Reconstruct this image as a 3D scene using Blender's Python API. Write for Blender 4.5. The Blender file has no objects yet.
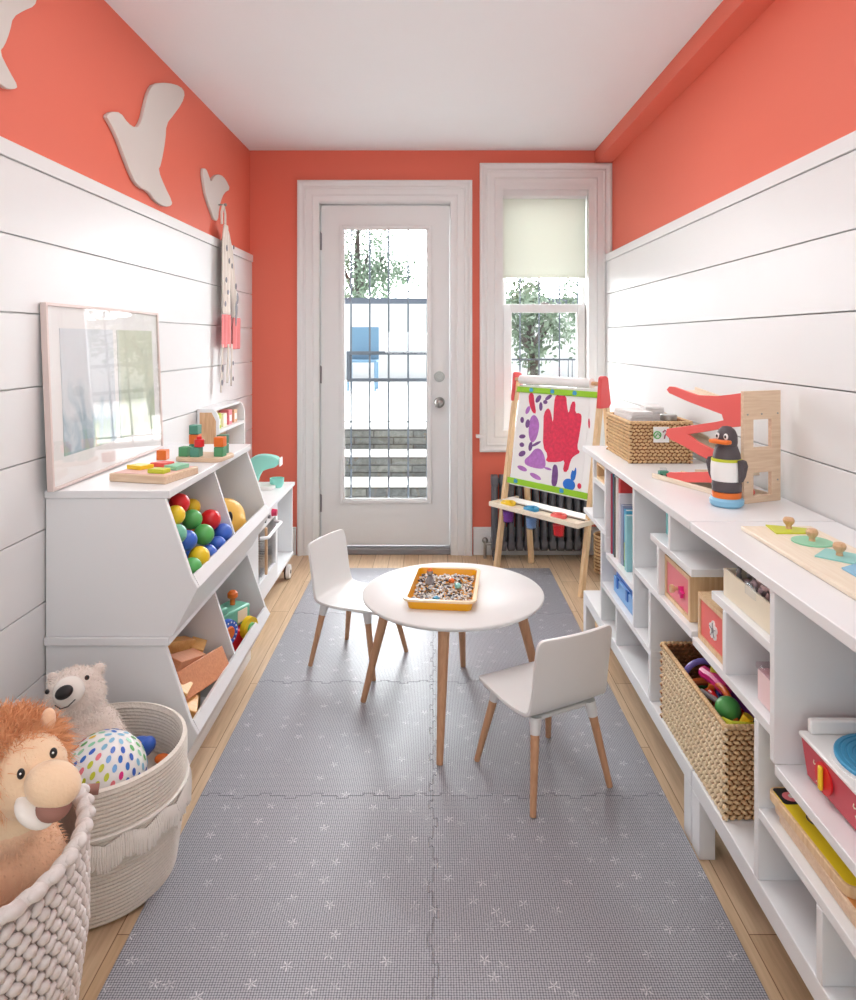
import bpy, bmesh, math, random
from mathutils import Vector, Matrix, Euler, noise
PI = math.pi
R = math.radians
C = bpy.context.scene.collection
rng = random.Random(7)

# ------------------------------------------------------------------ materials
def lin(c):
    out = []
    for v in c:
        v /= 255.0
        out.append(v/12.92 if v <= .04045 else ((v+.055)/1.055)**2.4)
    return tuple(out)+(1,)

def newmat(name):
    m = bpy.data.materials.new(name); m.use_nodes = True
    nt = m.node_tree
    return m, nt, nt.nodes, nt.links, nt.nodes['Principled BSDF']

def mat(name, rgb, rough=.5, var=.04, vs=6, bump=0, bs=60, metal=0, spec=.5, sheen=0, coat=0, sss=0):
    m, nt, N, L, P = newmat(name)
    P.inputs['Roughness'].default_value = rough
    P.inputs['Metallic'].default_value = metal
    P.inputs['Specular IOR Level'].default_value = spec
    P.inputs['Sheen Weight'].default_value = sheen
    P.inputs['Coat Weight'].default_value = coat
    tc = N.new('ShaderNodeTexCoord')
    nz = N.new('ShaderNodeTexNoise'); nz.inputs['Scale'].default_value = vs; nz.inputs['Detail'].default_value = 3
    L.new(tc.outputs['Object'], nz.inputs['Vector'])
    mx = N.new('ShaderNodeMix'); mx.data_type = 'RGBA'
    c = lin(rgb)
    mx.inputs[6].default_value = tuple(v*(1-var) for v in c[:3])+(1,)
    mx.inputs[7].default_value = tuple(min(1, v*(1+var)) for v in c[:3])+(1,)
    L.new(nz.outputs['Fac'], mx.inputs[0]); L.new(mx.outputs[2], P.inputs['Base Color'])
    if bump:
        n2 = N.new('ShaderNodeTexNoise'); n2.inputs['Scale'].default_value = bs; n2.inputs['Detail'].default_value = 4
        L.new(tc.outputs['Object'], n2.inputs['Vector'])
        b = N.new('ShaderNodeBump'); b.inputs['Strength'].default_value = bump; b.inputs['Distance'].default_value = .004
        L.new(n2.outputs['Fac'], b.inputs['Height']); L.new(b.outputs['Normal'], P.inputs['Normal'])
    return m

def woodmat(name, a, b, axis='Z', scale=9, rough=.45, stretch=14):
    m, nt, N, L, P = newmat(name)
    P.inputs['Roughness'].default_value = rough
    tc = N.new('ShaderNodeTexCoord'); mp = N.new('ShaderNodeMapping')
    s = [stretch, stretch, stretch]; s['XYZ'.index(axis)] = 1
    mp.inputs['Scale'].default_value = s
    L.new(tc.outputs['Object'], mp.inputs['Vector'])
    nz = N.new('ShaderNodeTexNoise'); nz.inputs['Scale'].default_value = scale; nz.inputs['Detail'].default_value = 5
    nz.inputs['Distortion'].default_value = .6
    L.new(mp.outputs['Vector'], nz.inputs['Vector'])
    cr = N.new('ShaderNodeValToRGB')
    cr.color_ramp.elements[0].position = .3; cr.color_ramp.elements[0].color = lin(a)
    cr.color_ramp.elements[1].position = .7; cr.color_ramp.elements[1].color = lin(b)
    L.new(nz.outputs['Fac'], cr.inputs['Fac']); L.new(cr.outputs['Color'], P.inputs['Base Color'])
    bp = N.new('ShaderNodeBump'); bp.inputs['Strength'].default_value = .08; bp.inputs['Distance'].default_value = .002
    L.new(nz.outputs['Fac'], bp.inputs['Height']); L.new(bp.outputs['Normal'], P.inputs['Normal'])
    return m

def glassmat(name, tint=(1, 1, 1), gloss=.08, rough=.02):
    m = bpy.data.materials.new(name); m.use_nodes = True
    N, L = m.node_tree.nodes, m.node_tree.links
    N.clear()
    o = N.new('ShaderNodeOutputMaterial'); t = N.new('ShaderNodeBsdfTransparent'); g = N.new('ShaderNodeBsdfGlossy')
    t.inputs['Color'].default_value = tuple(tint)+(1,)
    g.inputs['Roughness'].default_value = rough
    lw = N.new('ShaderNodeLayerWeight'); lw.inputs['Blend'].default_value = .5
    pw = N.new('ShaderNodeMath'); pw.operation = 'POWER'; pw.inputs[1].default_value = 5; L.new(lw.outputs['Facing'], pw.inputs[0])
    f = N.new('ShaderNodeMath'); f.operation = 'MULTIPLY_ADD'; f.inputs[1].default_value = .9; f.inputs[2].default_value = .04; L.new(pw.outputs[0], f.inputs[0])
    mx = N.new('ShaderNodeMixShader')
    L.new(f.outputs[0], mx.inputs[0]); L.new(t.outputs[0], mx.inputs[1]); L.new(g.outputs[0], mx.inputs[2])
    L.new(mx.outputs[0], o.inputs['Surface'])
    return m

def clothmat(name, rgb, trans=.4):
    m = bpy.data.materials.new(name); m.use_nodes = True
    N, L = m.node_tree.nodes, m.node_tree.links
    N.clear()
    o = N.new('ShaderNodeOutputMaterial'); d = N.new('ShaderNodeBsdfDiffuse'); t = N.new('ShaderNodeBsdfTranslucent')
    w = N.new('ShaderNodeTexNoise'); w.inputs['Scale'].default_value = 300
    b = N.new('ShaderNodeBump'); b.inputs['Strength'].default_value = .1
    L.new(w.outputs['Fac'], b.inputs['Height']); L.new(b.outputs['Normal'], d.inputs['Normal'])
    d.inputs['Color'].default_value = lin(rgb); t.inputs['Color'].default_value = lin(rgb)
    mx = N.new('ShaderNodeMixShader'); mx.inputs[0].default_value = trans
    L.new(d.outputs[0], mx.inputs[1]); L.new(t.outputs[0], mx.inputs[2]); L.new(mx.outputs[0], o.inputs['Surface'])
    return m

def floormat():
    m, nt, N, L, P = newmat('oak_floor')
    tc = N.new('ShaderNodeTexCoord'); mp = N.new('ShaderNodeMapping')
    mp.inputs['Rotation'].default_value = (0, 0, R(90))
    L.new(tc.outputs['Object'], mp.inputs['Vector'])
    br = N.new('ShaderNodeTexBrick')
    br.inputs['Scale'].default_value = 1; br.inputs['Brick Width'].default_value = 1.1; br.inputs['Row Height'].default_value = .085
    br.inputs['Mortar Size'].default_value = .0012; br.inputs['Bias'].default_value = 0
    br.inputs['Color1'].default_value = lin((206, 174, 138)); br.inputs['Color2'].default_value = lin((222, 196, 164))
    br.inputs['Mortar'].default_value = lin((140, 105, 75)); br.offset = .37
    L.new(mp.outputs[0], br.inputs['Vector'])
    m2 = N.new('ShaderNodeMapping'); m2.inputs['Scale'].default_value = (22, 1.2, 1)
    L.new(tc.outputs['Object'], m2.inputs['Vector'])
    nz = N.new('ShaderNodeTexNoise'); nz.inputs['Scale'].default_value = 5; nz.inputs['Detail'].default_value = 6
    L.new(m2.outputs[0], nz.inputs['Vector'])
    mx = N.new('ShaderNodeMix'); mx.data_type = 'RGBA'; mx.blend_type = 'MULTIPLY'; mx.inputs[0].default_value = .5
    cr = N.new('ShaderNodeValToRGB'); cr.color_ramp.elements[0].position = .3; cr.color_ramp.elements[0].color = (.62, .55, .48, 1)
    cr.color_ramp.elements[1].position = .65; cr.color_ramp.elements[1].color = (1, 1, 1, 1)
    L.new(nz.outputs['Fac'], cr.inputs['Fac']); L.new(br.outputs['Color'], mx.inputs[6]); L.new(cr.outputs['Color'], mx.inputs[7])
    L.new(mx.outputs[2], P.inputs['Base Color'])
    P.inputs['Roughness'].default_value = .42
    bp = N.new('ShaderNodeBump'); bp.inputs['Strength'].default_value = .15; bp.inputs['Distance'].default_value = .002; bp.invert = True
    L.new(br.outputs['Fac'], bp.inputs['Height']); L.new(bp.outputs['Normal'], P.inputs['Normal'])
    return m

def foammat():
    m, nt, N, L, P = newmat('grey_foam')
    tc = N.new('ShaderNodeTexCoord')
    def math_(op, a, b=None, c=None):
        n = N.new('ShaderNodeMath'); n.operation = op
        for i, v in enumerate((a, b, c)):
            if v is None: continue
            if isinstance(v, (int, float)): n.inputs[i].default_value = v
            else: L.new(v, n.inputs[i])
        return n.outputs[0]
    # pimple grid
    v1 = N.new('ShaderNodeTexVoronoi'); v1.inputs['Scale'].default_value = 185; v1.inputs['Randomness'].default_value = .12
    v1.voronoi_dimensions = '2D'
    L.new(tc.outputs['Object'], v1.inputs['Vector'])
    dots = N.new('ShaderNodeMapRange'); dots.inputs['From Min'].default_value = .28; dots.inputs['From Max'].default_value = .55
    L.new(v1.outputs['Distance'], dots.inputs['Value'])
    base = N.new('ShaderNodeMix'); base.data_type = 'RGBA'
    base.inputs[6].default_value = lin((180, 180, 186)); base.inputs[7].default_value = lin((94, 95, 104))
    L.new(dots.outputs[0], base.inputs[0])
    # printed sprigs
    def stars(scale, size, k, thr, seed):
        mp = N.new('ShaderNodeMapping'); mp.inputs['Location'].default_value = (seed, seed*.7, 0)
        L.new(tc.outputs['Object'], mp.inputs['Vector'])
        v = N.new('ShaderNodeTexVoronoi'); v.voronoi_dimensions = '2D'; v.inputs['Scale'].default_value = scale
        v.inputs['Randomness'].default_value = .9
        L.new(mp.outputs[0], v.inputs['Vector'])
        d = N.new('ShaderNodeVectorMath'); d.operation = 'SUBTRACT'
        L.new(mp.outputs[0], d.inputs[0]); L.new(v.outputs['Position'], d.inputs[1])
        s = N.new('ShaderNodeSeparateXYZ'); L.new(d.outputs[0], s.inputs[0])
        ang = math_('ARCTAN2', s.outputs[1], s.outputs[0])
        sc = N.new('ShaderNodeSeparateXYZ'); L.new(v.outputs['Color'], sc.inputs[0])
        ph = math_('MULTIPLY', sc.outputs[0], 6.28)
        cs = math_('ABSOLUTE', math_('COSINE', math_('ADD', math_('MULTIPLY', ang, k), ph)))
        pet = math_('POWER', cs, 3.0)
        rr = math_('MULTIPLY', math_('ADD', math_('MULTIPLY', pet, .85), .1), size)
        ln = N.new('ShaderNodeVectorMath'); ln.operation = 'LENGTH'; L.new(d.outputs[0], ln.inputs[0])
        inside = math_('LESS_THAN', ln.outputs['Value'], rr)
        pres = math_('GREATER_THAN', sc.outputs[1], thr)
        return math_('MULTIPLY', inside, pres)
    st = math_('MAXIMUM', math_('MAXIMUM', stars(15, .019, 2.5, .3, 0), stars(27, .012, 1.5, .3, 3.1)), stars(24, .011, 1, .35, 7.7))
    big = N.new('ShaderNodeTexNoise'); big.inputs['Scale'].default_value = 35
    L.new(tc.outputs['Object'], big.inputs['Vector'])
    fade = N.new('ShaderNodeMapRange'); fade.inputs['From Min'].default_value = .42; fade.inputs['From Max'].default_value = .6
    L.new(big.outputs['Fac'], fade.inputs['Value'])
    st = math_('MULTIPLY', st, math_('ADD', math_('MULTIPLY', fade.outputs[0], .5), .14))
    mx = N.new('ShaderNodeMix'); mx.data_type = 'RGBA'; mx.inputs[7].default_value = lin((236, 234, 236))
    L.new(st, mx.inputs[0]); L.new(base.outputs[2], mx.inputs[6])
    L.new(mx.outputs[2], P.inputs['Base Color'])
    P.inputs['Roughness'].default_value = .30; P.inputs['Specular IOR Level'].default_value = .6
    bp = N.new('ShaderNodeBump'); bp.inputs['Strength'].default_value = .35; bp.inputs['Distance'].default_value = .001; bp.invert = True
    L.new(dots.outputs[0], bp.inputs['Height']); L.new(bp.outputs['Normal'], P.inputs['Normal'])
    return m

def stonemat():
    m, nt, N, L, P = newmat('stone')
    tc = N.new('ShaderNodeTexCoord')
    mp = N.new('ShaderNodeMapping'); mp.inputs['Rotation'].default_value = (R(90), 0, 0)
    L.new(tc.outputs['Object'], mp.inputs['Vector'])
    br = N.new('ShaderNodeTexBrick'); br.inputs['Scale'].default_value = 1; br.inputs['Brick Width'].default_value = .31
    br.inputs['Row Height'].default_value = .055; br.inputs['Mortar Size'].default_value = .005
    br.inputs['Color1'].default_value = lin((104, 104, 98)); br.inputs['Color2'].default_value = lin((76, 78, 78))
    br.inputs['Mortar'].default_value = lin((50, 48, 45))
    L.new(mp.outputs[0], br.inputs['Vector'])
    nz = N.new('ShaderNodeTexNoise'); nz.inputs['Scale'].default_value = 30; nz.inputs['Detail'].default_value = 6
    L.new(tc.outputs['Object'], nz.inputs['Vector'])
    mx = N.new('ShaderNodeMix'); mx.data_type = 'RGBA'; mx.blend_type = 'OVERLAY'; mx.inputs[0].default_value = .7
    L.new(br.outputs['Color'], mx.inputs[6]); L.new(nz.outputs['Fac'], mx.inputs[7]); L.new(mx.outputs[2], P.inputs['Base Color'])
    P.inputs['Roughness'].default_value = .9
    return m

M = dict(
    shiplap=mat('white_plank_paint', (233, 234, 234), .38, .01),
    coral=mat('coral_wall_paint', (229, 113, 90), .6, .02, 2, bump=.03, bs=200),
    ceil=mat('ceiling_paint', (240, 243, 245), .7, .01),
    trim=mat('white_trim_paint', (229, 229, 228), .35, .01),
    lam=mat('white_laminate', (238, 239, 240), .3, .01),
    oak=floormat(), foam=foammat(), stone=stonemat(),
    glass=glassmat('window_glass'),
    beech=woodmat('beech', (205, 160, 118), (226, 186, 146)),
    beechx=woodmat('beech_board', (222, 190, 158), (238, 212, 184), 'X'),
    beechy=woodmat('pale_birch', (236, 220, 196), (246, 234, 214), 'Y'),
    pine=woodmat('pine', (222, 184, 138), (240, 210, 168)),
    bleg=woodmat('oiled_leg_wood', (196, 146, 108), (214, 166, 128)),
    blockw=woodmat('block_wood', (226, 170, 98), (240, 192, 122), 'X'),
    blockr=woodmat('reddish_block_wood', (206, 132, 90), (222, 152, 108), 'X'),
    chair=mat('white_chair_lacquer', (236, 236, 234), .4, .01),
    nickel=mat('satin_nickel', (158, 156, 152), .3, .02, metal=1),
    iron=mat('cast_iron_paint', (96, 97, 104), .5, .08),
    gate=mat('gate_iron', (78, 84, 92), .9, .05, spec=.1),
    rope=mat('cotton_rope', (232, 224, 212), .9, .05, 40, bump=.6, bs=120, sheen=.3),
    rope2=mat('cream_fringe', (240, 234, 226), .95, .03, sheen=.3),
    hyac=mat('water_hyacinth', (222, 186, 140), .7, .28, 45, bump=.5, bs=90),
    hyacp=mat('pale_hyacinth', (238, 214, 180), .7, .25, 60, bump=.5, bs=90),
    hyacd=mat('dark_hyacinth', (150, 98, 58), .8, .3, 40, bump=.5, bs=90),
    greyw=mat('grey_washed_fibre', (230, 223, 219), .75, .1, 50, bump=.5, bs=90),
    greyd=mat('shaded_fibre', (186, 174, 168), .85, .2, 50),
    red=mat('toy_red', (226, 38, 44), .3, .03), blue=mat('toy_blue', (62, 108, 206), .3, .03),
    green=mat('toy_green', (92, 180, 96), .3, .03), yellow=mat('toy_yellow', (246, 208, 40), .3, .03),
    aqua=mat('toy_aqua', (118, 196, 168), .3, .03), orange=mat('toy_orange', (240, 120, 44), .35, .03),
    mint=mat('mint_paint', (150, 226, 212), .35, .02), coralp=mat('coral_paint', (240, 104, 98), .4, .03),
    teal=mat('teal_block', (84, 150, 130), .45, .05), gblk=mat('green_block', (88, 160, 112), .45, .05),
    dgblk=mat('dark_green_block', (66, 128, 96), .45, .05),
    pink=mat('pink_paint', (240, 130, 140), .4, .03), lpink=mat('light_pink_plastic', (244, 214, 214), .3, .03),
    lime=mat('lime_paint', (206, 214, 60), .4, .03), sky=mat('sky_blue_paint', (140, 196, 226), .4, .03),
    seaf=mat('seafoam_paint', (150, 214, 178), .4, .03), lteal=mat('light_teal_paint', (150, 214, 208), .4, .03),
    purple=mat('toy_purple', (126, 66, 170), .35, .05), magenta=mat('toy_magenta', (226, 44, 134), .35, .05),
    black=mat('black_plastic', (26, 24, 26), .4, .05), charcoal=mat('charcoal_paint', (84, 76, 80), .5, .05),
    grey=mat('mid_grey', (140, 138, 140), .6, .05), dark=mat('dark_hinge', (70, 62, 60), .5, .05),
    white=mat('plain_white', (246, 245, 243), .45, .01), cream=mat('cream', (246, 236, 212), .5, .02),
    yell=mat('tray_orange_yellow', (250, 176, 20), .3, .02), rim=mat('pale_tray_rim', (252, 226, 190), .3, .02),
    paper=mat('paper', (240, 238, 236), .7, .02), clip=mat('lime_green_clip', (148, 204, 30), .35, .02),
    lion=mat('lion_plush', (246, 200, 164), .95, .10, 30, bump=.5, bs=150, sheen=.5),
    lface=mat('pale_tan_plush', (244, 212, 176), .95, .06, 30, bump=.4, bs=200, sheen=.4),
    mane=mat('mane_fibre', (234, 172, 126), .8, .2, 25), lmouth=mat('brown_felt', (160, 116, 104), .9, .05),
    bear=mat('offwhite_plush', (236, 222, 212), .95, .05, 30, bump=.5, bs=150, sheen=.5),
    bearf=mat('cream_plush_fibre', (240, 228, 218), .8, .05, 25), bmuz=mat('white_plush', (246, 240, 232), .95, .02, sheen=.4),
    leafm=mat('leaf_green', (84, 106, 80), .6, .3, 3), bark=mat('bark', (52, 44, 38), .9, .2, 8),
    conc=mat('patio_concrete', (214, 212, 206), .85, .05, 3), house=mat('pale_render', (226, 228, 232), .8, .02),
    hroof=mat('grey_blue_coping', (84, 92, 108), .7, .05), garden=mat('garden_blue', (84, 122, 150), .5, .05),
    birdm=mat('bird_grey_white', (214, 208, 202), .5, .01), shade=clothmat('roller_shade_cloth', (222, 224, 216), .30),
    mauve=glassmat('clear_mauve_plastic', (.92, .85, .88)), clear=glassmat('clear_plastic', (.93, .95, .97)),
    mauvep=mat('mauve_pieces', (222, 198, 206), .3, .15, 40), fabric=mat('spotted_cloth', (236, 226, 216), .9, .02, sheen=.3),
    pinkc=mat('pink_knit', (238, 138, 138), .9, .06, 60, sheen=.3), spot=mat('grey_spot', (140, 140, 146), .9, .05),
    recred=mat('record_player_red', (208, 74, 88), .45, .05), recblue=mat('record_blue', (62, 158, 204), .35, .03),
    bluec=mat('blue_case', (54, 118, 204), .4, .05), lbluec=mat('light_blue_case', (120, 176, 232), .4, .04),
    puzy=mat('puzzle_yellow', (250, 222, 40), .4, .06, 14), puzo=mat('puzzle_orange', (222, 150, 80), .5, .1, 10),
    cupp=glassmat('purple_cup', (.8, .68, .9)), cupb=glassmat('blue_cup', (.8, .88, .96)), cupr=glassmat('red_cup', (.98, .6, .62)), cuppf=mat('lilac_paint', (186, 122, 200), .4), cupbf=mat('pale_blue_paint', (176, 196, 226), .4), cuprf=mat('pink_red_paint', (238, 96, 112), .4),
    steel=mat('wire_steel', (170, 168, 165), .3, .02, metal=1),
    paintred=mat('red_poster_paint', (220, 34, 76), .4, .38, 60), paintpur=mat('purple_poster_paint', (176, 108, 188), .5, .35, 50),
    paintdk=mat('plum_poster_paint', (110, 64, 130), .5, .4, 60), paintbl=mat('blue_poster_paint', (20, 110, 206), .4, .12, 25),
)

# ------------------------------------------------------------------ mesh builder
class G:
    def __init__(s): s.bm = bmesh.new(); s.mats = []; s.i = 0
    def m(s, mt):
        if isinstance(mt, str): mt = M[mt]
        if mt not in s.mats: s.mats.append(mt)
        s.i = s.mats.index(mt); return s
    def _fs(s, faces):
        for f in faces: f.material_index = s.i
    def face(s, pts):
        f = s.bm.faces.new([s.bm.verts.new(p) for p in pts]); f.material_index = s.i; return f
    def hexa(s, p):   # 8 corners: bottom 4 then top 4
        v = [s.bm.verts.new(q) for q in p]
        s._fs([s.bm.faces.new([v[i] for i in f]) for f in ((3, 2, 1, 0), (4, 5, 6, 7), (0, 1, 5, 4), (1, 2, 6, 5), (2, 3, 7, 6), (3, 0, 4, 7))])
        return s
    def box(s, x0, x1, y0, y1, z0, z1, rot=None, piv=None):
        p = [(x0, y0, z0), (x1, y0, z0), (x1, y1, z0), (x0, y1, z0), (x0, y0, z1), (x1, y0, z1), (x1, y1, z1), (x0, y1, z1)]
        if rot is not None:
            c = Vector(piv if piv else ((x0+x1)/2, (y0+y1)/2, (z0+z1)/2)); e = Euler(rot).to_matrix()
            p = [e @ (Vector(q)-c)+c for q in p]
        return s.hexa(p)
    def cb(s, c, d, rot=(0, 0, 0)):   # centred box
        return s.box(c[0]-d[0]/2, c[0]+d[0]/2, c[1]-d[1]/2, c[1]+d[1]/2, c[2]-d[2]/2, c[2]+d[2]/2, rot)
    def cyl(s, a, b, r0, r1=None, n=20, cap=True):
        if r1 is None: r1 = r0
        a, b = Vector(a), Vector(b); d = (b-a).normalized(); q = d.to_track_quat('Z', 'Y')
        ra, rb = [], []
        for i in range(n):
            t = 2*PI*i/n; o = q @ Vector((math.cos(t), math.sin(t), 0))
            ra.append(s.bm.verts.new(a+o*r0)); rb.append(s.bm.verts.new(b+o*r1))
        fs = [s.bm.faces.new((ra[i], ra[(i+1) % n], rb[(i+1) % n], rb[i])) for i in range(n)]
        if cap: fs += [s.bm.faces.new(ra[::-1]), s.bm.faces.new(rb)]
        s._fs(fs); return s
    def lathe(s, prof, c=(0, 0, 0), n=32, sx=1, sy=1, fn=None):
        rings = []
        for r, z in prof:
            if r < 1e-6: rings.append([s.bm.verts.new((c[0], c[1], c[2]+z))]); continue
            ring = []
            for i in range(n):
                t = 2*PI*i/n; k = fn(t, z) if fn else 1
                ring.append(s.bm.verts.new((c[0]+r*k*sx*math.cos(t), c[1]+r*k*sy*math.sin(t), c[2]+z)))
            rings.append(ring)
        fs = []
        for A, B in zip(rings, rings[1:]):
            for i in range(n):
                j = (i+1) % n
                if len(A) == 1 and len(B) == 1: continue
                if len(A) == 1: fs.append(s.bm.faces.new((A[0], B[j], B[i])))
                elif len(B) == 1: fs.append(s.bm.faces.new((A[i], A[j], B[0])))
                else: fs.append(s.bm.faces.new((A[i], A[j], B[j], B[i])))
        s._fs(fs); return s
    def ball(s, c, r, rot=None, n=12, k=1):
        if not isinstance(r, (tuple, list)): r = (r, r, r)
        mt = Matrix.Translation(c) @ (Euler(rot).to_matrix().to_4x4() if rot is not None else Matrix()) @ Matrix.Diagonal((r[0], r[1], r[2], 1))
        g = bmesh.ops.create_uvsphere(s.bm, u_segments=int(n*1.6), v_segments=n, radius=1, matrix=mt)
        fs = set(); [fs.update(v.link_faces) for v in g['verts']]; s._fs(fs); return s
    def ico(s, c, r, rot=(0, 0, 0), sub=1):
        if not isinstance(r, (tuple, list)): r = (r, r, r)
        mt = Matrix.Translation(c) @ Euler(rot).to_matrix().to_4x4() @ Matrix.Diagonal((r[0], r[1], r[2], 1))
        g = bmesh.ops.create_icosphere(s.bm, subdivisions=sub, radius=1, matrix=mt)
        fs = set(); [fs.update(v.link_faces) for v in g['verts']]; s._fs(fs); return s
    def tube(s, pts, r, n=8, cap=True, taper=None):
        pts = [Vector(p) for p in pts]; rings = []; up = Vector((0, 0, 1)); prev = None
        for i, p in enumerate(pts):
            d = (pts[min(i+1, len(pts)-1)]-pts[max(i-1, 0)]).normalized()
            if prev is None:
                x = d.orthogonal().normalized()
            else:
                x = (prev-d*prev.dot(d)).normalized()
            prev = x; y = d.cross(x); rr = taper[i] if taper else r
            rings.append([s.bm.verts.new(p+(x*math.cos(2*PI*k/n)+y*math.sin(2*PI*k/n))*rr) for k in range(n)])
        fs = []
        for A, B in zip(rings, rings[1:]):
            fs += [s.bm.faces.new((A[k], A[(k+1) % n], B[(k+1) % n], B[k])) for k in range(n)]
        if cap: fs += [s.bm.faces.new(rings[0][::-1]), s.bm.faces.new(rings[-1])]
        s._fs(fs); return s
    def prism(s, pts, f0, f1):   # pts 2d ; f0/f1 map 2d -> 3d for the two sides
        a = [s.bm.verts.new(f0(p)) for p in pts]; b = [s.bm.verts.new(f1(p)) for p in pts]; n = len(pts)
        fs = [s.bm.faces.new(a[::-1]), s.bm.faces.new(b)]
        fs += [s.bm.faces.new((a[i], a[(i+1) % n], b[(i+1) % n], b[i])) for i in range(n)]
        s._fs(fs); return s
    def px(s, pts, x0, x1): return s.prism(pts, lambda p: (x0, p[0], p[1]), lambda p: (x1, p[0], p[1]))
    def py(s, pts, y0, y1): return s.prism(pts, lambda p: (p[0], y0, p[1]), lambda p: (p[0], y1, p[1]))
    def pz(s, pts, z0, z1): return s.prism(pts, lambda p: (p[0], p[1], z0), lambda p: (p[0], p[1], z1))
    def build(s, name, mt=None, parent=None, bevel=0, seg=2, angle=35, loc=None, sub=0):
        if mt is not None and not s.mats: s.mats = [M[mt] if isinstance(mt, str) else mt]
        bmesh.ops.recalc_face_normals(s.bm, faces=s.bm.faces)
        me = bpy.data.meshes.new(name)
        if loc is not None: bmesh.ops.translate(s.bm, verts=s.bm.verts, vec=-Vector(loc))
        s.bm.to_mesh(me); s.bm.free()
        for mm in s.mats: me.materials.append(mm)
        for p in me.polygons: p.use_smooth = True
        me.set_sharp_from_angle(angle=R(angle))
        o = bpy.data.objects.new(name, me); C.objects.link(o)
        if loc is not None: o.location = loc
        if parent: o.parent = parent
        if bevel:
            b = o.modifiers.new('bevel', 'BEVEL'); b.width = bevel; b.segments = seg; b.limit_method = 'ANGLE'; b.angle_limit = R(40)
            b.harden_normals = False
        if sub:
            q = o.modifiers.new('sub', 'SUBSURF'); q.levels = sub; q.render_levels = sub
        return o

def thing(name, label, cat, loc=(0, 0, 0), rz=0, group=None):
    o = bpy.data.objects.new(name, None); C.objects.link(o); o.empty_display_size = .05
    o.location = loc; o.rotation_euler = (0, 0, rz); o['label'] = label; o['category'] = cat
    if group: o['group'] = group
    return o
def tag(o, label, cat, group=None, kind=None):
    o['label'] = label; o['category'] = cat
    if group: o['group'] = group
    if kind: o['kind'] = kind
    return o
def struct(o): o['kind'] = 'structure'; return o
def dup(o, parent=None):
    c = o.copy(); C.objects.link(c)
    if parent: c.parent = parent
    for ch in list(o.children): dup(ch, c)
    return c
def fuse(g, voxel=.004, smooth=6):   # one continuous skin out of overlapping ellipsoids
    me = bpy.data.meshes.new('t'); g.bm.to_mesh(me); g.bm.free()
    o = bpy.data.objects.new('t', me); C.objects.link(o)
    r = o.modifiers.new('r', 'REMESH'); r.mode = 'VOXEL'; r.voxel_size = voxel
    q = o.modifiers.new('s', 'SMOOTH'); q.factor = .5; q.iterations = smooth
    dg = bpy.context.evaluated_depsgraph_get(); dg.update()
    m2 = bpy.data.meshes.new_from_object(o.evaluated_get(dg))
    bpy.data.objects.remove(o)
    return m2
def mesh_obj(name, me, mt, parent):
    me.materials.clear(); me.materials.append(M[mt])
    for p in me.polygons: p.use_smooth = True
    o = bpy.data.objects.new(name, me); C.objects.link(o)
    if parent: o.parent = parent
    return o
def fur(name, me, mt, parent, n, length, width, keep=None, droop=.3, seed=1, jitter=.5):
    r = random.Random(seed); me.calc_loop_triangles(); tris = me.loop_triangles
    ws = [t.area for t in tris]; idx = r.choices(range(len(tris)), ws, k=n)
    vs, fs = [], []
    for i in idx:
        t = tris[i]; a, b, c = [me.vertices[k].co for k in t.vertices]
        u, v = r.random(), r.random()
        if u+v > 1: u, v = 1-u, 1-v
        p = a+(b-a)*u+(c-a)*v
        if keep and not keep(p): continue
        nn = (t.normal+Vector((r.gauss(0, jitter), r.gauss(0, jitter), r.gauss(0, jitter)-droop))).normalized()
        if nn.dot(t.normal) < .1: nn = (nn+t.normal*.6).normalized()
        L = length*r.uniform(.5, 1.1); s = nn.orthogonal().normalized()*width
        bend = Vector((r.gauss(0, .3), r.gauss(0, .3), -.35-droop*.5))*L*.4
        k = len(vs); m_ = p+nn*L*.55; e = p+nn*L+bend
        vs += [p-s-nn*.001, p+s-nn*.001, m_+s*.7, m_-s*.7, e]
        fs += [(k, k+1, k+2, k+3), (k+3, k+2, k+4)]
    m2 = bpy.data.meshes.new(name); m2.from_pydata(vs, [], fs); m2.materials.append(M[mt])
    o = bpy.data.objects.new(name, m2); C.objects.link(o); o.parent = parent
    return o
# ------------------------------------------------------------------ setting
g = G(); g.box(-1.25, 1.2, -.9, 4.36, -.06, 0); struct(g.build('floor', 'oak'))
g = G(); g.box(-1.25, 1.2, -.9, 4.36, 2.412, 2.5); struct(g.build('ceiling', 'ceil'))
g = G(); g.m('coral').box(-1.25, -1.095, -.9, 4.18, 0, 2.412); struct(g.build('wall_left'))
g = G(); g.m('coral').box(1.063, 1.2, -.9, 4.18, 0, 2.412); struct(g.build('wall_right'))
g = G(); g.box(.967, 1.063, -.9, 4.18, 2.335, 2.412); struct(g.build('trim_1', 'coral'))      # soffit along the right wall
# back wall round its two openings
g = G()
DX0, DX1, DZ = -.70, .125, 2.115; WX0, WX1, WZ0, WZ1 = .405, .937, .69, 2.204
for b in ((-1.25, DX0, 0, 2.412), (DX0, DX1, DZ, 2.412), (DX1, WX0, 0, 2.412), (WX0, WX1, 0, WZ0), (WX0, WX1, WZ1, 2.412), (WX1, 1.2, 0, 2.412)):
    g.box(b[0], b[1], 4.18, 4.36, b[2], b[3])
bmesh.ops.remove_doubles(g.bm, verts=g.bm.verts, dist=1e-5)
wb = struct(g.build('wall_back', 'coral')); wb.data.materials.append(M['grey'])
for p in wb.data.polygons:
    if p.normal.y > .9: p.material_index = 1
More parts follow.
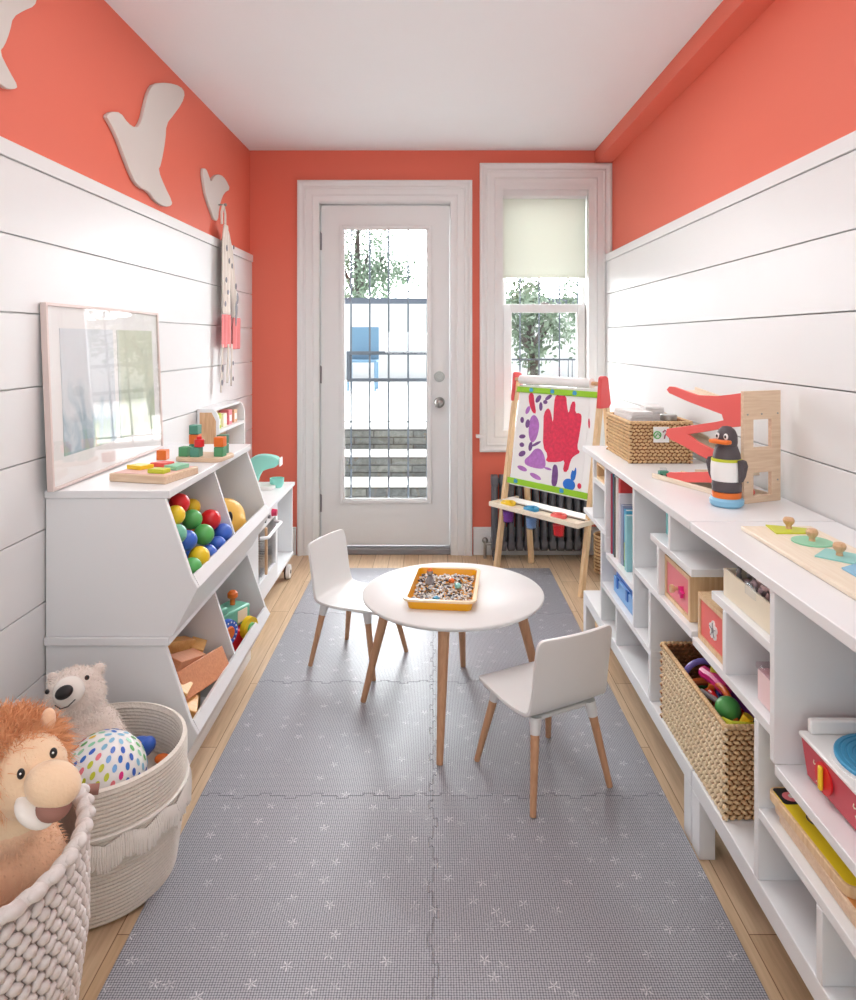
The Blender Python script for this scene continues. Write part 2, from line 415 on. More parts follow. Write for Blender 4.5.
# shiplap wainscots: boards with shadow gaps
def wains(name, xa, xb, yend, side):
    g = G()
    zs = [.002, .148, .35, .5515, .753, .9545, 1.1525, 1.3505, 1.5505, 1.744]
    g.m('grey').box(min(xa, xb), (xa+xb)/2 if side > 0 else max(xa, xb), -.9, yend, 0, 1.75) if False else None
    for z0, z1 in zip(zs, zs[1:]):
        g.m('shiplap').box(min(xa, xb), max(xa, xb), -.9, yend, z0+.0016, z1-.0016)
    xi = xa-.006*side; 
    g.box(min(xa, xi+.0), max(xa, xi), -.9, yend, 0, 1.75)            # backing seen in the gaps
    xt = xb+.006*side
    g.box(min(xa, xt), max(xa, xt), -.9, yend, 1.744, 1.787)
    return struct(g.build(name, None, bevel=.0015, seg=1))
wains('trim_2', -1.093, -1.08, 4.18, 1); wains('trim_3', 1.061, 1.027, 4.145, -1)
g = G(); 
for a, b in ((-1.095, -.815), (.24, 1.04)):
    g.box(a, b, 4.163, 4.18, 0, .15); g.box(a, b, 4.168, 4.18, .15, .165)
struct(g.build('baseboard_back', 'trim', bevel=.003))

def casing(g, x0, x1, z0, z1, prof, closed):
    rings = []
    for o_, d in prof:
        if closed: P = [(x0+o_, z0+o_), (x0+o_, z1-o_), (x1-o_, z1-o_), (x1-o_, z0+o_)]
        else: P = [(x0+o_, z0), (x0+o_, z1-o_), (x1-o_, z1-o_), (x1-o_, z0)]
        rings.append([g.bm.verts.new((p[0], 4.18-d, p[1])) for p in P])
    n = 4; seg = range(4) if closed else range(3)
    for A, B in zip(rings, rings[1:]):
        for i in seg: g._fs([g.bm.faces.new((A[i], A[(i+1) % n], B[(i+1) % n], B[i]))])
prof = [(0, 0), (0, .030), (.006, .034), (.014, .034), (.022, .027), (.030, .024), (.036, .024), (.040, .028), (.046, .028), (.050, .022), (.084, .020), (.092, .024), (.098, .020), (.106, .018), (.126, .018), (.128, .012), (.128, 0)]
g = G(); g.m('trim'); casing(g, -.806, .233, 0, 2.229, prof, False); struct(g.build('trim_4', None, angle=25))
# door
d = thing('door_1', 'x', 'x'); del d['label']; del d['category']; d['kind'] = 'structure'
g = G(); g.m('trim')
g.box(DX0, -.678, 4.18, 4.36, 0, DZ); g.box(.104, DX1, 4.18, 4.36, 0, DZ); g.box(-.678, .104, 4.18, 4.36, 2.096, DZ)
g.box(-.678, -.655, 4.262, 4.36, 0, 2.096); g.box(.082, .104, 4.262, 4.36, 0, 2.096); g.box(-.655, .082, 4.262, 4.36, 2.075, 2.096)
g.build('door_frame', None, d)
g = G(); g.m('grey').box(-.678, .104, 4.17, 4.37, 0, .035); g.build('threshold', None, d, bevel=.004)
g = G(); g.m('trim'); y0, y1 = 4.205, 4.25; X0, X1, Z0, Z1 = -.671, .098, .047, 2.088; a, b, c, e = -.546, -.020, .312, 1.955
g.box(X0, a, y0, y1, Z0, Z1); g.box(b, X1, y0, y1, Z0, Z1); g.box(a, b, y0, y1, Z0, c); g.box(a, b, y0, y1, e, Z1)
bmesh.ops.remove_doubles(g.bm, verts=g.bm.verts, dist=1e-5); g.build('door_leaf', None, d)
g = G(); g.m('trim')
for w, yy in ((.022, y0-.006), (.012, y0-.012)):
    g.box(a-.012, a+w-.006, yy, y0, c-.012, e+.012); g.box(b-w+.006, b+.012, yy, y0, c-.012, e+.012)
    g.box(a+w-.006, b-w+.006, yy, y0, c-.012, c+w-.006); g.box(a+w-.006, b-w+.006, yy, y0, e-w+.006, e+.012)
g.build('glazing_bead', None, d, bevel=.002)
g = G(); g.box(a, b, 4.226, 4.230, c, e); g.build('pane', 'glass', d)
for z in (1.06, .905):
    g = G(); g.m('nickel').cyl((.038, 4.205, z), (.038, 4.196, z), .033, .031, 28)
    if z > 1: g.cyl((.038, 4.196, z), (.038, 4.186, z), .022, .020, 24); g.box(.036, .040, 4.176, 4.187, z-.012, z+.012)
    else:
        g.cyl((.038, 4.196, z), (.038, 4.165, z), .011, .012, 20)
        g.ball((.038, 4.148, z), (.028, .022, .028), n=14)
    g.build('deadbolt' if z > 1 else 'door_knob', None, d)
for z in (1.87, 1.07, .30):
    g = G(); g.m('grey').cyl((-.6745, 4.2, z-.05), (-.6745, 4.2, z+.05), .008, n=12); g.cyl((-.6745, 4.2, z+.05), (-.6745, 4.2, z+.057), .006, .003, 12)
    g.build('hinge', None, d)
# window
w = thing('window_1', 'x', 'x'); del w['label']; del w['category']; w['kind'] = 'structure'
g = G(); g.m('trim'); casing(g, .278, 1.063, .615, 2.33, prof[:-2]+[(.128, .018), (.128, 0)], True); struct(g.build('trim_5', None, angle=25))
g = G(); g.m('trim'); g.box(.255, .30, 4.135, 4.18, .70, .718); struct(g.build('trim_6', None, bevel=.002))
g = G(); g.m('trim')
for b_ in ((WX0, WX0+.012, .69, 2.204), (WX1-.010, WX1, .69, 2.204)): g.box(b_[0], b_[1], 4.165, 4.36, b_[2], b_[3])
g.box(WX0+.012, WX1-.010, 4.165, 4.36, .69, .706); g.box(WX0+.012, WX1-.010, 4.165, 4.36, 2.175, 2.204)
for x in (WX0+.012, WX1-.027): g.box(x, x+.015, 4.285, 4.30, .706, 2.175)
g.build('window_frame', None, w)
def sash(name, x0, x1, z0, z1, y0, y1, fw, ft, fb):
    g = G(); g.m('trim'); g.box(x0, x0+fw, y0, y1, z0, z1); g.box(x1-fw, x1, y0, y1, z0, z1)
    g.box(x0+fw, x1-fw, y0, y1, z0, z0+fb); g.box(x0+fw, x1-fw, y0, y1, z1-ft, z1)
    o = g.build(name, None, w, bevel=.003)
    g = G(); g.box(x0+fw, x1-fw, (y0+y1)/2-.002, (y0+y1)/2+.002, z0+fb, z1-ft); g.build('pane', 'glass', o)
    return o
sash('lower_sash', .425, .925, .707, 1.498, 4.245, 4.28, .052, .052, .05)
sash('upper_sash', .418, .932, 1.46, 2.174, 4.302, 4.335, .03, .04, .04)
g = G(); g.m('nickel').box(.655, .70, 4.25, 4.272, 1.498, 1.506); g.cyl((.677, 4.26, 1.506), (.677, 4.26, 1.514), .009); g.build('sash_lock', None, w)
# roller shade
s = thing('roller_shade', 'pale translucent roller shade pulled partway down the window', 'blind', (.672, 4.215, 2.172))
g = G(); g.m('trim').box(-.252, .252, -.03, .03, -.03, .003); g.cyl((-.25, 0, -.018), (.25, 0, -.018), .024); g.build('headrail', None, s)
g = G(); g.m('shade').box(-.252, .252, .018, .0188, -.50, -.02); g.build('cloth', None, s)
g = G(); g.m('shade').box(-.252, .252, .012, .026, -.518, -.50); g.build('hem_bar', None, s, bevel=.003)

# ------------------------------------------------------------------ outside
g = G(); g.box(-6, 6, 4.36, 4.9, -.1, .02); struct(g.build('patio', 'conc'))
for k, (y, z) in enumerate(((4.9, .10), (5.2, .26), (5.5, .43))):
    o = thing('stone_step', ['lowest stone step outside the glazed door', 'middle stone step outside the glazed door', 'topmost stone step below the terrace'][k], 'step', (0, y, .02)); hh = z+.13
    g = G(); g.box(-2.2, 2.2, 0, .297, 0, hh); g.build('riser', 'stone', o)
    g = G(); g.box(-2.25, 2.25, -.001, .297, hh, hh+.015); g.build('tread', 'conc', o)
g = G(); g.box(-8, 9, 5.9, 20, .3, .60); struct(g.build('terrace', 'conc'))
o = thing('garden_wall', 'pale rendered garden wall with grey coping beyond the terrace', 'wall', (0, 12, .6))
g = G(); g.box(-6, 5.5, 0, .2, 0, 1.30); g.build('wall_body', 'house', o)
g = G(); g.box(-6.05, 5.55, -.05, .25, 1.30, 1.40); g.build('coping', 'hroof', o)
# iron security gate outside the door, iron grille outside the window
o = thing('iron_gate', 'grey iron security gate of upright bars outside the door', 'gate', (0, 4.45, .02))
g = G(); 
for z in (1.177, 1.006): g.m('gate').box(-.545, .12, -.01, .01, z-.011, z+.011)
g.build('cross_rail', None, o); 
g = G(); g.m('gate').box(-.548, -.528, -.012, .012, 1.006, 1.188); g.build('end_plate', None, o)
for x in (-.64, -.521, -.402, -.282, -.158, -.036, .08):
    g = G(); g.m('gate').cyl((x, 0, 0), (x, 0, 2.0), .006, n=8); g.cyl((x, 0, 2.0), (x, 0, 2.06), .009, .001, 8); g.build('bar', None, o)
o = thing('window_grille', 'thin grey iron grille of bars outside the window', 'grille', (0, 4.45, .70))
for x in (.43, .553, .674, .804, .92):
    g = G(); g.m('gate').cyl((x, 0, 0), (x, 0, 1.52), .0045, n=8); g.build('bar', None, o)
g = G(); g.m('gate').box(.38, .98, -.006, .006, .45, .462); g.build('cross_rail', None, o)
for x in (.86, .885):
    g = G(); g.m('gate').cyl((x, 0, 0), (x, 0, .45), .003, n=8); g.build('bar', None, o)
def tree(name, label, x, y, z, h, r, n, seed, tr=.08):
    o = thing(name, label, 'tree', (x, y, z)); q = random.Random(seed)
    g = G(); g.m('bark').tube([(0, 0, 0), (.03, 0, h*.3), (-.02, .02, h*.6), (0, 0, h*.85)], tr, taper=[tr, tr*.8, tr*.5, tr*.2])
    for k in range(5):
        a = k*1.3; g.tube([(0, 0, h*.4), (math.cos(a)*r*.5, math.sin(a)*r*.5, h*.65)], .02, taper=[tr*.4, tr*.15])
    g.build('trunk', None, o)
    vs, fs = [], []
    cl = [(Vector((q.gauss(0, .45)*r, q.gauss(0, .45)*r, h*q.uniform(.35, .95))), r*q.uniform(.25, .45)) for _ in range(26)]
    for k in range(n):
        c, rr = q.choice(cl); p = c+Vector((q.gauss(0, .5), q.gauss(0, .5), q.gauss(0, .5)))*rr
        a = Vector((q.gauss(0, 1), q.gauss(0, 1), q.gauss(0, 1))).normalized(); b = a.orthogonal().normalized(); s_ = q.uniform(.02, .045)*(1+h*.12)
        k0 = len(vs); vs += [p-a*s_, p+b*s_*.5, p+a*s_, p-b*s_*.5]; fs.append((k0, k0+1, k0+2, k0+3))
    me = bpy.data.meshes.new('foliage'); me.from_pydata(vs, [], fs); me.materials.append(M['leafm'])
    f = bpy.data.objects.new('foliage', me); C.objects.link(f); f.parent = o
tree('garden_tree', 'loose leafy tree seen through the lower window pane', 1.12, 8, .6, 1.35, .5, 2600, 3)
tree('garden_tree', 'pale tall tree above the garden wall seen through the door', -1.5, 14, .6, 3.6, 1.0, 5200, 5, .14)
# blue garden chairs on the terrace
o = thing('garden_chair', 'small faded blue garden chair on the terrace behind the gate', 'chair', (-.95, 9.5, .6))
g = G(); g.m('garden').box(-.2, .2, -.2, .2, .38, .41); g.build('seat', None, o)
g = G(); g.m('garden').box(-.2, .2, .18, .21, .41, .86); g.build('backrest', None, o)
for x in (-.18, .18):
    for y in (-.18, .18): g = G(); g.m('garden').cyl((x, y, 0), (x, y, .38), .015, n=10); g.build('leg', None, o)
    
# ------------------------------------------------------------------ foam mat
def seam(a, b, n=9, amp=.011, sgn=1):
    a, b = Vector(a), Vector(b); d = (b-a); L = d.length; d.normalize(); nn = Vector((-d.y, d.x))*sgn
    pts = [a]; per = L/(n+.0)
    for k in range(n):
        c = (k+.5)*per; s1 = amp*(1 if k % 2 == 0 else -1)
        for dt, o_ in ((-.36, 0), (-.27, .35), (-.40, .75), (-.36, 1), (.36, 1), (.40, .75), (.27, .35), (.36, 0)):
            pts.append(a+d*(c+dt*per*.62)+nn*s1*o_)
    pts.append(b); return pts
TW = .648; rows = [1.300, 1.948, 2.597, 3.246, 3.893]
lab = {0: 'nearest', 1: 'second', 2: 'third', 3: 'farthest'}
for i in range(2):
    for j in range(4):
        x0, x1 = (-TW, 0) if i == 0 else (0, TW); y0, y1 = rows[j], rows[j+1]
        def hs(y): return seam((x0, y), (x1, y)) if y not in (rows[0], rows[4]) else [Vector((x0, y)), Vector((x1, y))]
        bot = hs(y0); top = hs(y1)[::-1]
        vs_ = seam((0, y0), (0, y1))
        if i == 0: right = vs_; left = [Vector((x0, y1)), Vector((x0, y0))]
        else: left = vs_[::-1]; right = [Vector((x1, y0)), Vector((x1, y1))]
        poly = bot[:-1]+right[:-1]+top[:-1]+left[:-1]
        n = len(poly); off = []
        for k in range(n):
            p0, p, p1 = poly[k-1], poly[k], poly[(k+1) % n]
            e0 = (p-p0).normalized(); e1 = (p1-p).normalized(); m_ = Vector((-(e0.y+e1.y), e0.x+e1.x))
            if m_.length > 1e-6: m_.normalize()
            off.append((p.x+m_.x*.0004, p.y+m_.y*.0004))
        g = G(); g.m('foam').pz(off, 0, .012)
        o = g.build('foam_mat_tile', None, bevel=.0007, seg=1)
        tag(o, '%s grey patterned foam tile from the camera in the %s-hand column of the play mat' % (lab[j], 'left' if i == 0 else 'right'), 'play mat tile', 'interlocking foam tiles of the play mat')

# ------------------------------------------------------------------ table
def leg_mesh(top, foot, rt, rb, mt, name, parent, n=20):
    g = G(); g.m(mt); t, f = Vector(top), Vector(foot)
    g.cyl(f, t, rb, rt, n); return g.build(name, None, parent, bevel=.0015)
tb = thing('round_table', 'low round white childrens table on four splayed wooden legs', 'table', (.069, 2.407, .012))
g = G(); g.m('chair').lathe([(0, .384), (.285, .384), (.303, .390), (.310, .397), (.310, .402), (.307, .405), (0, .405)], n=72); g.build('tabletop', None, tb, angle=50)
for fx, fy in ((-.049, -.317), (-.314, .048), (.048, .313), (.314, -.047)):
    v = Vector((fx, fy)); t = v*.70
    leg_mesh((t.x, t.y, .384), (fx, fy, 0), .019, .010, 'bleg', 'leg', tb)
g = G(); g.m('chair')
for k in range(4):
    a = R(35+90*k); g.cyl((0, 0, .372), (math.cos(a)*.24, math.sin(a)*.24, .376), .012, n=8)
g.build('underframe', None, tb)

# ------------------------------------------------------------------ chairs
def make_chair(label):
    t = thing('childs_chair', label, 'chair', group='white chairs at the round table')
    prof = [(.150, .243), (.142, .2475), (.10, .245), (.03, .240), (-.04, .238), (-.085, .242), (-.118, .254), (-.136, .277), (-.143, .310), (-.148, .35), (-.155, .40), (-.165, .455), (-.168, .470)]
    bm = bmesh.new(); rows_ = []
    for k, (y, z) in enumerate(prof):
        if k == 0: hw = .118
        elif k == 1: hw = .130
        elif k == len(prof)-1: hw = .118
        else: hw = .136 if k < 5 else (.133 if k < 8 else .130)
        cols = 10; row = []
        for c in range(cols+1):
            u = -1+2*c/cols; dish = .006*(u*u) if 1 < k < 6 else 0
            wrap = .012*u*u if k > 6 else 0
            row.append(bm.verts.new((u*hw, y+wrap, z+dish)))
        rows_.append(row)
    for A, B in zip(rows_, rows_[1:]):
        for c in range(len(A)-1): bm.faces.new((A[c], A[c+1], B[c+1], B[c]))
    me = bpy.data.meshes.new('seat_shell'); bm.to_mesh(me); bm.free(); me.materials.append(M['chair'])
    for p in me.polygons: p.use_smooth = True
    o = bpy.data.objects.new('seat_shell', me); C.objects.link(o); o.parent = t
    q = o.modifiers.new('sub', 'SUBSURF'); q.levels = q.render_levels = 2
    q = o.modifiers.new('sol', 'SOLIDIFY'); q.thickness = .010; q.offset = 0
    q = o.modifiers.new('b', 'BEVEL'); q.width = .002; q.segments = 2; q.limit_method = 'ANGLE'
    for sx in (-1, 1):
        for sy in (-1, 1):
            top = Vector((sx*.095, sy*.095-.005, .236)); foot = Vector((sx*.134, sy*.142, 0)); m_ = top.lerp(foot, .17)
            l = leg_mesh(m_, foot, .0125, .0085, 'bleg', 'leg', t)
            g = G(); g.m('chair').cyl(m_+(foot-top).normalized()*.002, top, .0135, .0175, 20); g.build('leg_socket', None, l)
    g = G(); g.m('chair').box(-.10, .10, -.105, .10, .225, .236); g.build('seat_frame', None, t, bevel=.004)
    return t
c1 = make_chair('white childs chair nearest the camera with its back turned, right of the table')
c1.location = (.317, 2.049, .012); c1.rotation_euler = (0, 0, R(28.1))
c2 = dup(c1); c2['label'] = 'white childs chair on the far left side of the round table facing right'
c2.location = (-.293, 2.786, .012); c2.rotation_euler = (0, 0, R(-114.8))

# ------------------------------------------------------------------ tray on the table
tr = thing('sensory_tray', 'orange-yellow plastic tray of pebbles on the round table', 'tray', (.037, 2.383, .417), R(-6.5))
def rr(hx, hy, r, n=5):
    out = []
    for cx, cy, a0 in ((hx-r, hy-r, 0), (-hx+r, hy-r, 90), (-hx+r, -hy+r, 180), (hx-r, -hy+r, 270)):
        for k in range(n+1): a = R(a0+90*k/n); out.append((cx+r*math.cos(a), cy+r*math.sin(a)))
    return out
def loft(g, secs, close=True):
    rings = [[g.bm.verts.new((x, y, z)) for x, y in pts] for pts, z in secs]; n = len(rings[0])
    for A, B in zip(rings, rings[1:]): g._fs([g.bm.faces.new((A[i], A[(i+1) % n], B[(i+1) % n], B[i])) for i in range(n)])
    return rings
g = G(); g.m('yell')
rg = loft(g, [(rr(.102, .150, .02), .001), (rr(.108, .158, .022), .030), (rr(.108, .158, .022), .034), (rr(.105, .155, .02), .034), (rr(.099, .147, .018), .005)])
g._fs([g.bm.faces.new(rg[0][::-1]), g.bm.faces.new(rg[-1])]); g.build('tray_body', None, tr, angle=50)
g = G(); g.m('rim'); loft(g, [(rr(.108, .158, .022), .030), (rr(.118, .168, .03), .030), (rr(.119, .169, .03), .033), (rr(.118, .168, .03), .037), (rr(.106, .156, .02), .037), (rr(.105, .155, .02), .034)]); g.build('rim', None, tr, angle=60)
pb = G(); q = random.Random(11); cols = [mat('pebble_white', (232, 228, 222), .5), mat('pebble_dark', (70, 62, 58), .4), mat('pebble_brown', (170, 140, 100), .5), mat('pebble_grey', (168, 170, 178), .4)]
for k in range(900):
    pb.m(cols[q.choices((0, 1, 2, 3), (6, 2.3, 1.2, 2))[0]])
    x, y = q.uniform(-.096, .096), q.uniform(-.144, .144); r_ = q.uniform(.0035, .0075)
    pb.ico((x, y, .010+.008*noise.noise(Vector((x*20, y*20, 0)))+q.uniform(0, .006)), (r_, r_*.8, r_*.55), (q.uniform(-.4, .4), q.uniform(-.4, .4), q.uniform(0, 3)), 1)
po = pb.build('pebbles', None, angle=60); po.location = (.037, 2.383, .4185); po.rotation_euler = (0, 0, R(-6.5))
tag(po, 'black and white pebbles filling the orange-yellow tray', 'pebbles', kind='stuff')
def ontray(px, py, z): a = R(-6.5); return (.037+px*math.cos(a)-py*math.sin(a), 2.383+px*math.sin(a)+py*math.cos(a), .417+z)
def gem(name, lb, p, col, r, cat='toy'):
    g = G(); g.m(col); g.ico((0, 0, r*.8), (r, r*.9, r*.8), (0, .2, .4), 1); o = g.build(name, None, angle=10, loc=(0, 0, 0)); o.location = ontray(*p); tag(o, lb, cat, None)
gem('toy_gem', 'teal gem at the front of the tray', (-.012, -.125, .017), 'recblue', .013)
gem('toy_gem', 'light teal gem at the right of the tray', (.048, .0, .017), 'lteal', .014)
gem('toy_gem', 'orange gem at the back of the tray', (.022, .05, .018), 'orange', .012)
o = thing('toy_figure', 'small grey toy figure standing at the back left of the tray', 'toy', ontray(-.052, .035, .018))
g = G(); g.m('grey').lathe([(0, 0), (.015, 0), (.017, .006), (.011, .022), (.008, .030), (0, .032)], n=16); g.build('body', None, o)
g = G(); g.m('steel').ball((0, 0, .040), .011); g.build('head', None, o)
g = G(); g.m('orange').lathe([(.009, .046), (.010, .048), (.004, .055), (0, .056)], n=14); g.build('cap', None, o)
# ------------------------------------------------------------------ stacked bin storage, left
def bin_unit(label, loc, H, topz, y_over, base):
    t = thing('storage_bin_unit', label, 'storage unit', loc)
    Lg = .865; H = topz-.022
    side = [(0, 0), (.352, 0), (.423, .134), (.404, .168), (.331, H), (0, H)]
    for y in (0, Lg-.015):
        g = G(); g.m('lam').py(side, y, y+.015); g.build('side_panel', None, t, bevel=.0015)
    dv = [(0.006, .02), (.345, .02), (.410, .138), (.401, .168), (.331, H), (0.006, H)]
    g = G(); g.m('lam').py(dv, .430, .442); g.build('divider', None, t)
    g = G(); g.m('lam').box(-.002, .345, -.004-y_over, Lg+.004, H, topz); g.build('top_panel', None, t, bevel=.002)
    g = G(); g.m('lam').box(0, .006, .015, Lg-.015, 0, H); g.build('back_panel', None, t)
    g = G(); g.m('lam').box(0.006, .35, .015, Lg-.015, 0, .02); g.build('bottom_panel', None, t)
    g = G(); g.m('lam').py([(.350, .004), (.352, 0), (.423, .134), (.415, .140), (.346, .012)], .015, Lg-.015); g.build('sloped_panel', None, t)
    g = G(); g.m('lam').py([(.423, .134), (.4065, .168), (.398, .164), (.412, .134)], .015, Lg-.015); g.build('front_lip', None, t)
    if base:
        g = G(); g.m('lam').box(0, .345, .0, Lg, -base, 0); g.build('plinth', None, t, bevel=.002)
    return t
bin_unit('lower white slant-front bin unit of the left-hand stack, holding wooden blocks', (-1.076, 1.945, .048), .407, .407, .004, .048)
bin_unit('upper white slant-front bin unit of the left-hand stack, holding plastic balls', (-1.076, 1.945, .4555), .407, .4065, 0, 0)

# plastic balls: the photographed ones, then the ones under them that carry them
seen = [('red', -.769, 2.122, .784, .031), ('yellow', -.802, 2.325, .724, .029), ('yellow', -.752, 2.045, .756, .029), ('green', -.758, 2.205, .714, .031), ('red', -.737, 2.318, .684, .034),
        ('aqua', -.742, 2.03, .728, .028), ('blue', -.728, 2.065, .690, .030), ('green', -.715, 2.185, .668, .032), ('blue', -.706, 2.345, .634, .032),
        ('blue', -.705, 2.29, .610, .028), ('blue', -.702, 2.180, .620, .028), ('yellow', -.697, 2.085, .634, .031), ('green', -.698, 2.028, .622, .028), ('orange', -.779, 2.26, .664, .028)]
q = random.Random(4); pts = [(Vector((a, b, c)), r_, n) for n, a, b, c, r_ in seen]
for it in range(60):           # push apart
    for i in range(len(pts)):
        for j in range(i):
            d_ = pts[i][0]-pts[j][0]; need = pts[i][1]+pts[j][1]+.0005
            if d_.length < need: s_ = d_.normalized()*(need-d_.length)*.5; pts[i][0].xyz += s_; pts[j][0].xyz -= s_
nseen = len(pts)
for it in range(16000):
    if len(pts) > 52: break
    y = q.uniform(1.992, 2.342); z = q.uniform(.506, .74); x = q.uniform(-1.036, -.70)
    lim = -.744+(.837-z)*.366-.05
    if z < .60: lim = min(lim, -.724+(z-.46)*.53-.055)
    if x > lim: continue
    if z > .70 and x > -.8: continue
    p = Vector((x, y, z))
    if all((p-o_[0]).length >= .029+o_[1] for o_ in pts): pts.append((p, .0285, q.choice(['red', 'blue', 'green', 'yellow', 'orange'])))
adj = {'red': 'red', 'blue': 'blue', 'green': 'green', 'yellow': 'yellow', 'aqua': 'pale green', 'orange': 'orange'}
seenlab = ['red plastic ball at the near top of the heap in the upper bin', 'yellow plastic ball at the back of the heap behind the topmost red one', 'yellow plastic ball against the near side panel of the upper bin', 'green plastic ball below the topmost red and yellow ones', 'large red plastic ball nearest the bin divider',
           'pale green plastic ball half hidden by the blue one at the near side panel', 'blue plastic ball against the near side panel of the upper bin', 'green plastic ball in the middle of the heap', 'blue plastic ball beside the bin divider at the lip', 'blue plastic ball between the divider one and the lip, half hidden',
           'blue plastic ball just above the yellow one at the lip', 'yellow plastic ball resting on the lip at the front of the upper bin', 'green plastic ball in the lowest near corner at the lip', 'orange plastic ball just showing deep between the green and red ones']
protos = {}
for k, (p, r_, n) in enumerate(pts):
    if n not in protos:
        g = G(); g.m(n).ball((0, 0, 0), 1, n=18); o = g.build('plastic_ball', None, angle=180); protos[n] = o
    else:
        o = protos[n].copy(); C.objects.link(o)
    o.location = p; o.scale = (r_, r_, r_)
    tag(o, seenlab[k] if k < nseen else '%s plastic ball buried in the heap in the upper bin' % adj[n], 'ball', 'plastic balls in the upper bin' if k < nseen else 'buried %s plastic balls' % adj[n])

# yellow toy car with a face
t = thing('toy_car', 'yellow toy car with big dark eyes and a grey wheel in the far upper bin', 'toy', (-.800, 2.635, .478), R(-48)); t.scale = (.9, .9, 1.0)
g = G(); g.ball((.02, 0, .125), (.068, .10, .085)); g.ball((.055, .03, .105), (.045, .06, .055)); g.ball((-.02, -.04, .19), (.05, .06, .035)); g.ball((0, .0, .05), (.06, .09, .05))
me = fuse(g, .006, 8); mesh_obj('body', me, 'yellow', t).data.materials[0] = mat('mustard_toy', (246, 196, 92), .4, .03)
for y in (-.036, .012): g = G(); g.m('black').ball((.083, y-.01, .148), (.012, .011, .022)); g.build('eye', None, t)
for y in (-.05, .055): g = G(); g.m('charcoal').cyl((.06, y-.014, .065), (.10, y-.014, .065), .038, .036, 24); g.m('yellow').cyl((.1, y-.014, .065), (.104, y-.014, .065), .014, .012, 16); g.build('wheel', None, t)
g = G(); g.m('orange').tube([(.095, .03, .10), (.107, .055, .095), (.095, .08, .10)], .004); g.build('mouth', None, t)

# wooden blocks in the lower bin (each its own; lower-lying ones first)
def block(lb, c, d_, rot, mt='blockw', kind='box'):
    g = G()
    if kind == 'box': g.m(mt).cb((0, 0, 0), d_)
    elif kind == 'cyl': g.m(mt).cyl((0, -d_[1]/2, 0), (0, d_[1]/2, 0), d_[0]/2, n=24)
    elif kind == 'tri': g.m(mt).py([(-d_[0]/2, -d_[2]/2), (d_[0]/2, -d_[2]/2), (0, d_[2]/2)], -d_[1]/2, d_[1]/2)
    o = g.build('toy_block', None, bevel=.0025); o.location = c; o.rotation_euler = [R(v) for v in rot]
    tag(o, lb, 'block', 'wooden blocks in the lower bin')
block('big reddish wooden plank block leaning over the lip of the lower bin', (-.722, 2.185, .240), (.035, .27, .085), (-9, -28, -7), 'blockr')
block('short pale wooden block standing low against the lip of the lower bin', (-.735, 2.055, .205), (.075, .085, .045), (8, 30, 20))
block('pale wedge of wood in the lowest near corner at the lip', (-.705, 1.995, .180), (.05, .045, .04), (0, 28, 0), 'blockw', 'tri')
block('thick pale wooden block just below the round-ended log', (-.768, 2.055, .262), (.10, .07, .05), (0, 35, 5))
block('pale wooden block pressed upright against the near side panel', (-.795, 1.995, .285), (.09, .035, .055), (0, 30, 0))
block('reddish wooden bar lying behind the big leaning plank', (-.765, 2.155, .292), (.05, .20, .04), (-19, 20, -10), 'blockr')
block('long golden wooden bar lying slanted across the heap', (-.825, 2.205, .318), (.045, .24, .035), (-20, 10, -12))
block('short round-ended reddish log at the near top of the heap', (-.84, 2.045, .335), (.055, .09, .05), (0, 0, 60), 'blockr', 'cyl')
block('flat pale block lying on the top of the wooden heap', (-.875, 2.27, .362), (.07, .10, .03), (0, 8, 20))
block('pale wooden block leaning on the divider behind the plank', (-.79, 2.325, .245), (.05, .08, .06), (0, 20, 10))
for c, d_, r_ in (((-.89, 2.10, .11), (.26, .10, .08), (0, 0, 5)), ((-.89, 2.24, .11), (.26, .10, .08), (0, 0, -4)), ((-.86, 2.12, .20), (.24, .12, .07), (0, 0, 0)), ((-.87, 2.27, .20), (.22, .12, .07), (0, 0, 8)), ((-.90, 2.16, .27), (.16, .22, .05), (0, 0, 0))):
    g = G(); g.m('blockw').cb((0, 0, 0), d_); o = g.build('toy_block', None, bevel=.0025); o.location = c; o.rotation_euler = [R(v) for v in r_]
    tag(o, 'wooden block at the bottom of the heap in the lower bin', 'block', 'buried wooden blocks')

# toy tractor/train in the far lower bin
t = thing('toy_train', 'green toy engine with a blue wheel and a yellow wheel in the lower bin', 'toy', (-.785, 2.598, .128), R(-24)); t.scale = (.88, .88, .88)
g = G(); g.m('aqua').box(-.05, .055, -.085, .12, .095, .17); g.box(-.05, .055, -.085, -.02, .17, .20); g.build('body', 'aqua', t, bevel=.008)
g = G(); g.m('cream').box(.0555, .059, .035, .095, .11, .16); g.build('window_panel', None, t, bevel=.001)
g = G(); g.m('red').box(-.05, .075, -.13, .13, .0, .09); g.build('base', None, t, bevel=.008)
g = G(); g.m('orange').cyl((0, .07, .17), (0, .07, .20), .011); g.lathe([(.014, 0), (.022, .008), (.022, .024), (.012, .034), (0, .035)], (0, .07, .195), 18); g.build('chimney', None, t)
for y, z, r_, m1, m2 in ((-.066, .115, .052, 'blue', 'orange'), (.070, .085, .047, 'yellow', 'green')):
    g = G(); g.m(m1).cyl((.078, y, z), (.100, y, z), r_, r_*.96, 28); g.m(m2).cyl((.10, y, z), (.106, y, z), r_*.52, r_*.45, 24)
    g.m('white')
    if m1 == 'blue':
        for k in range(14): a = k*PI/7; g.ball((.1005, y+math.cos(a)*r_*.8, z+math.sin(a)*r_*.8), (.002, .004, .004), n=6)
    g.build('wheel', None, t)
t = thing('toy_clown', 'small yellow and red toy peeping over the lower bin divider', 'toy', (-.85, 2.50, .28))
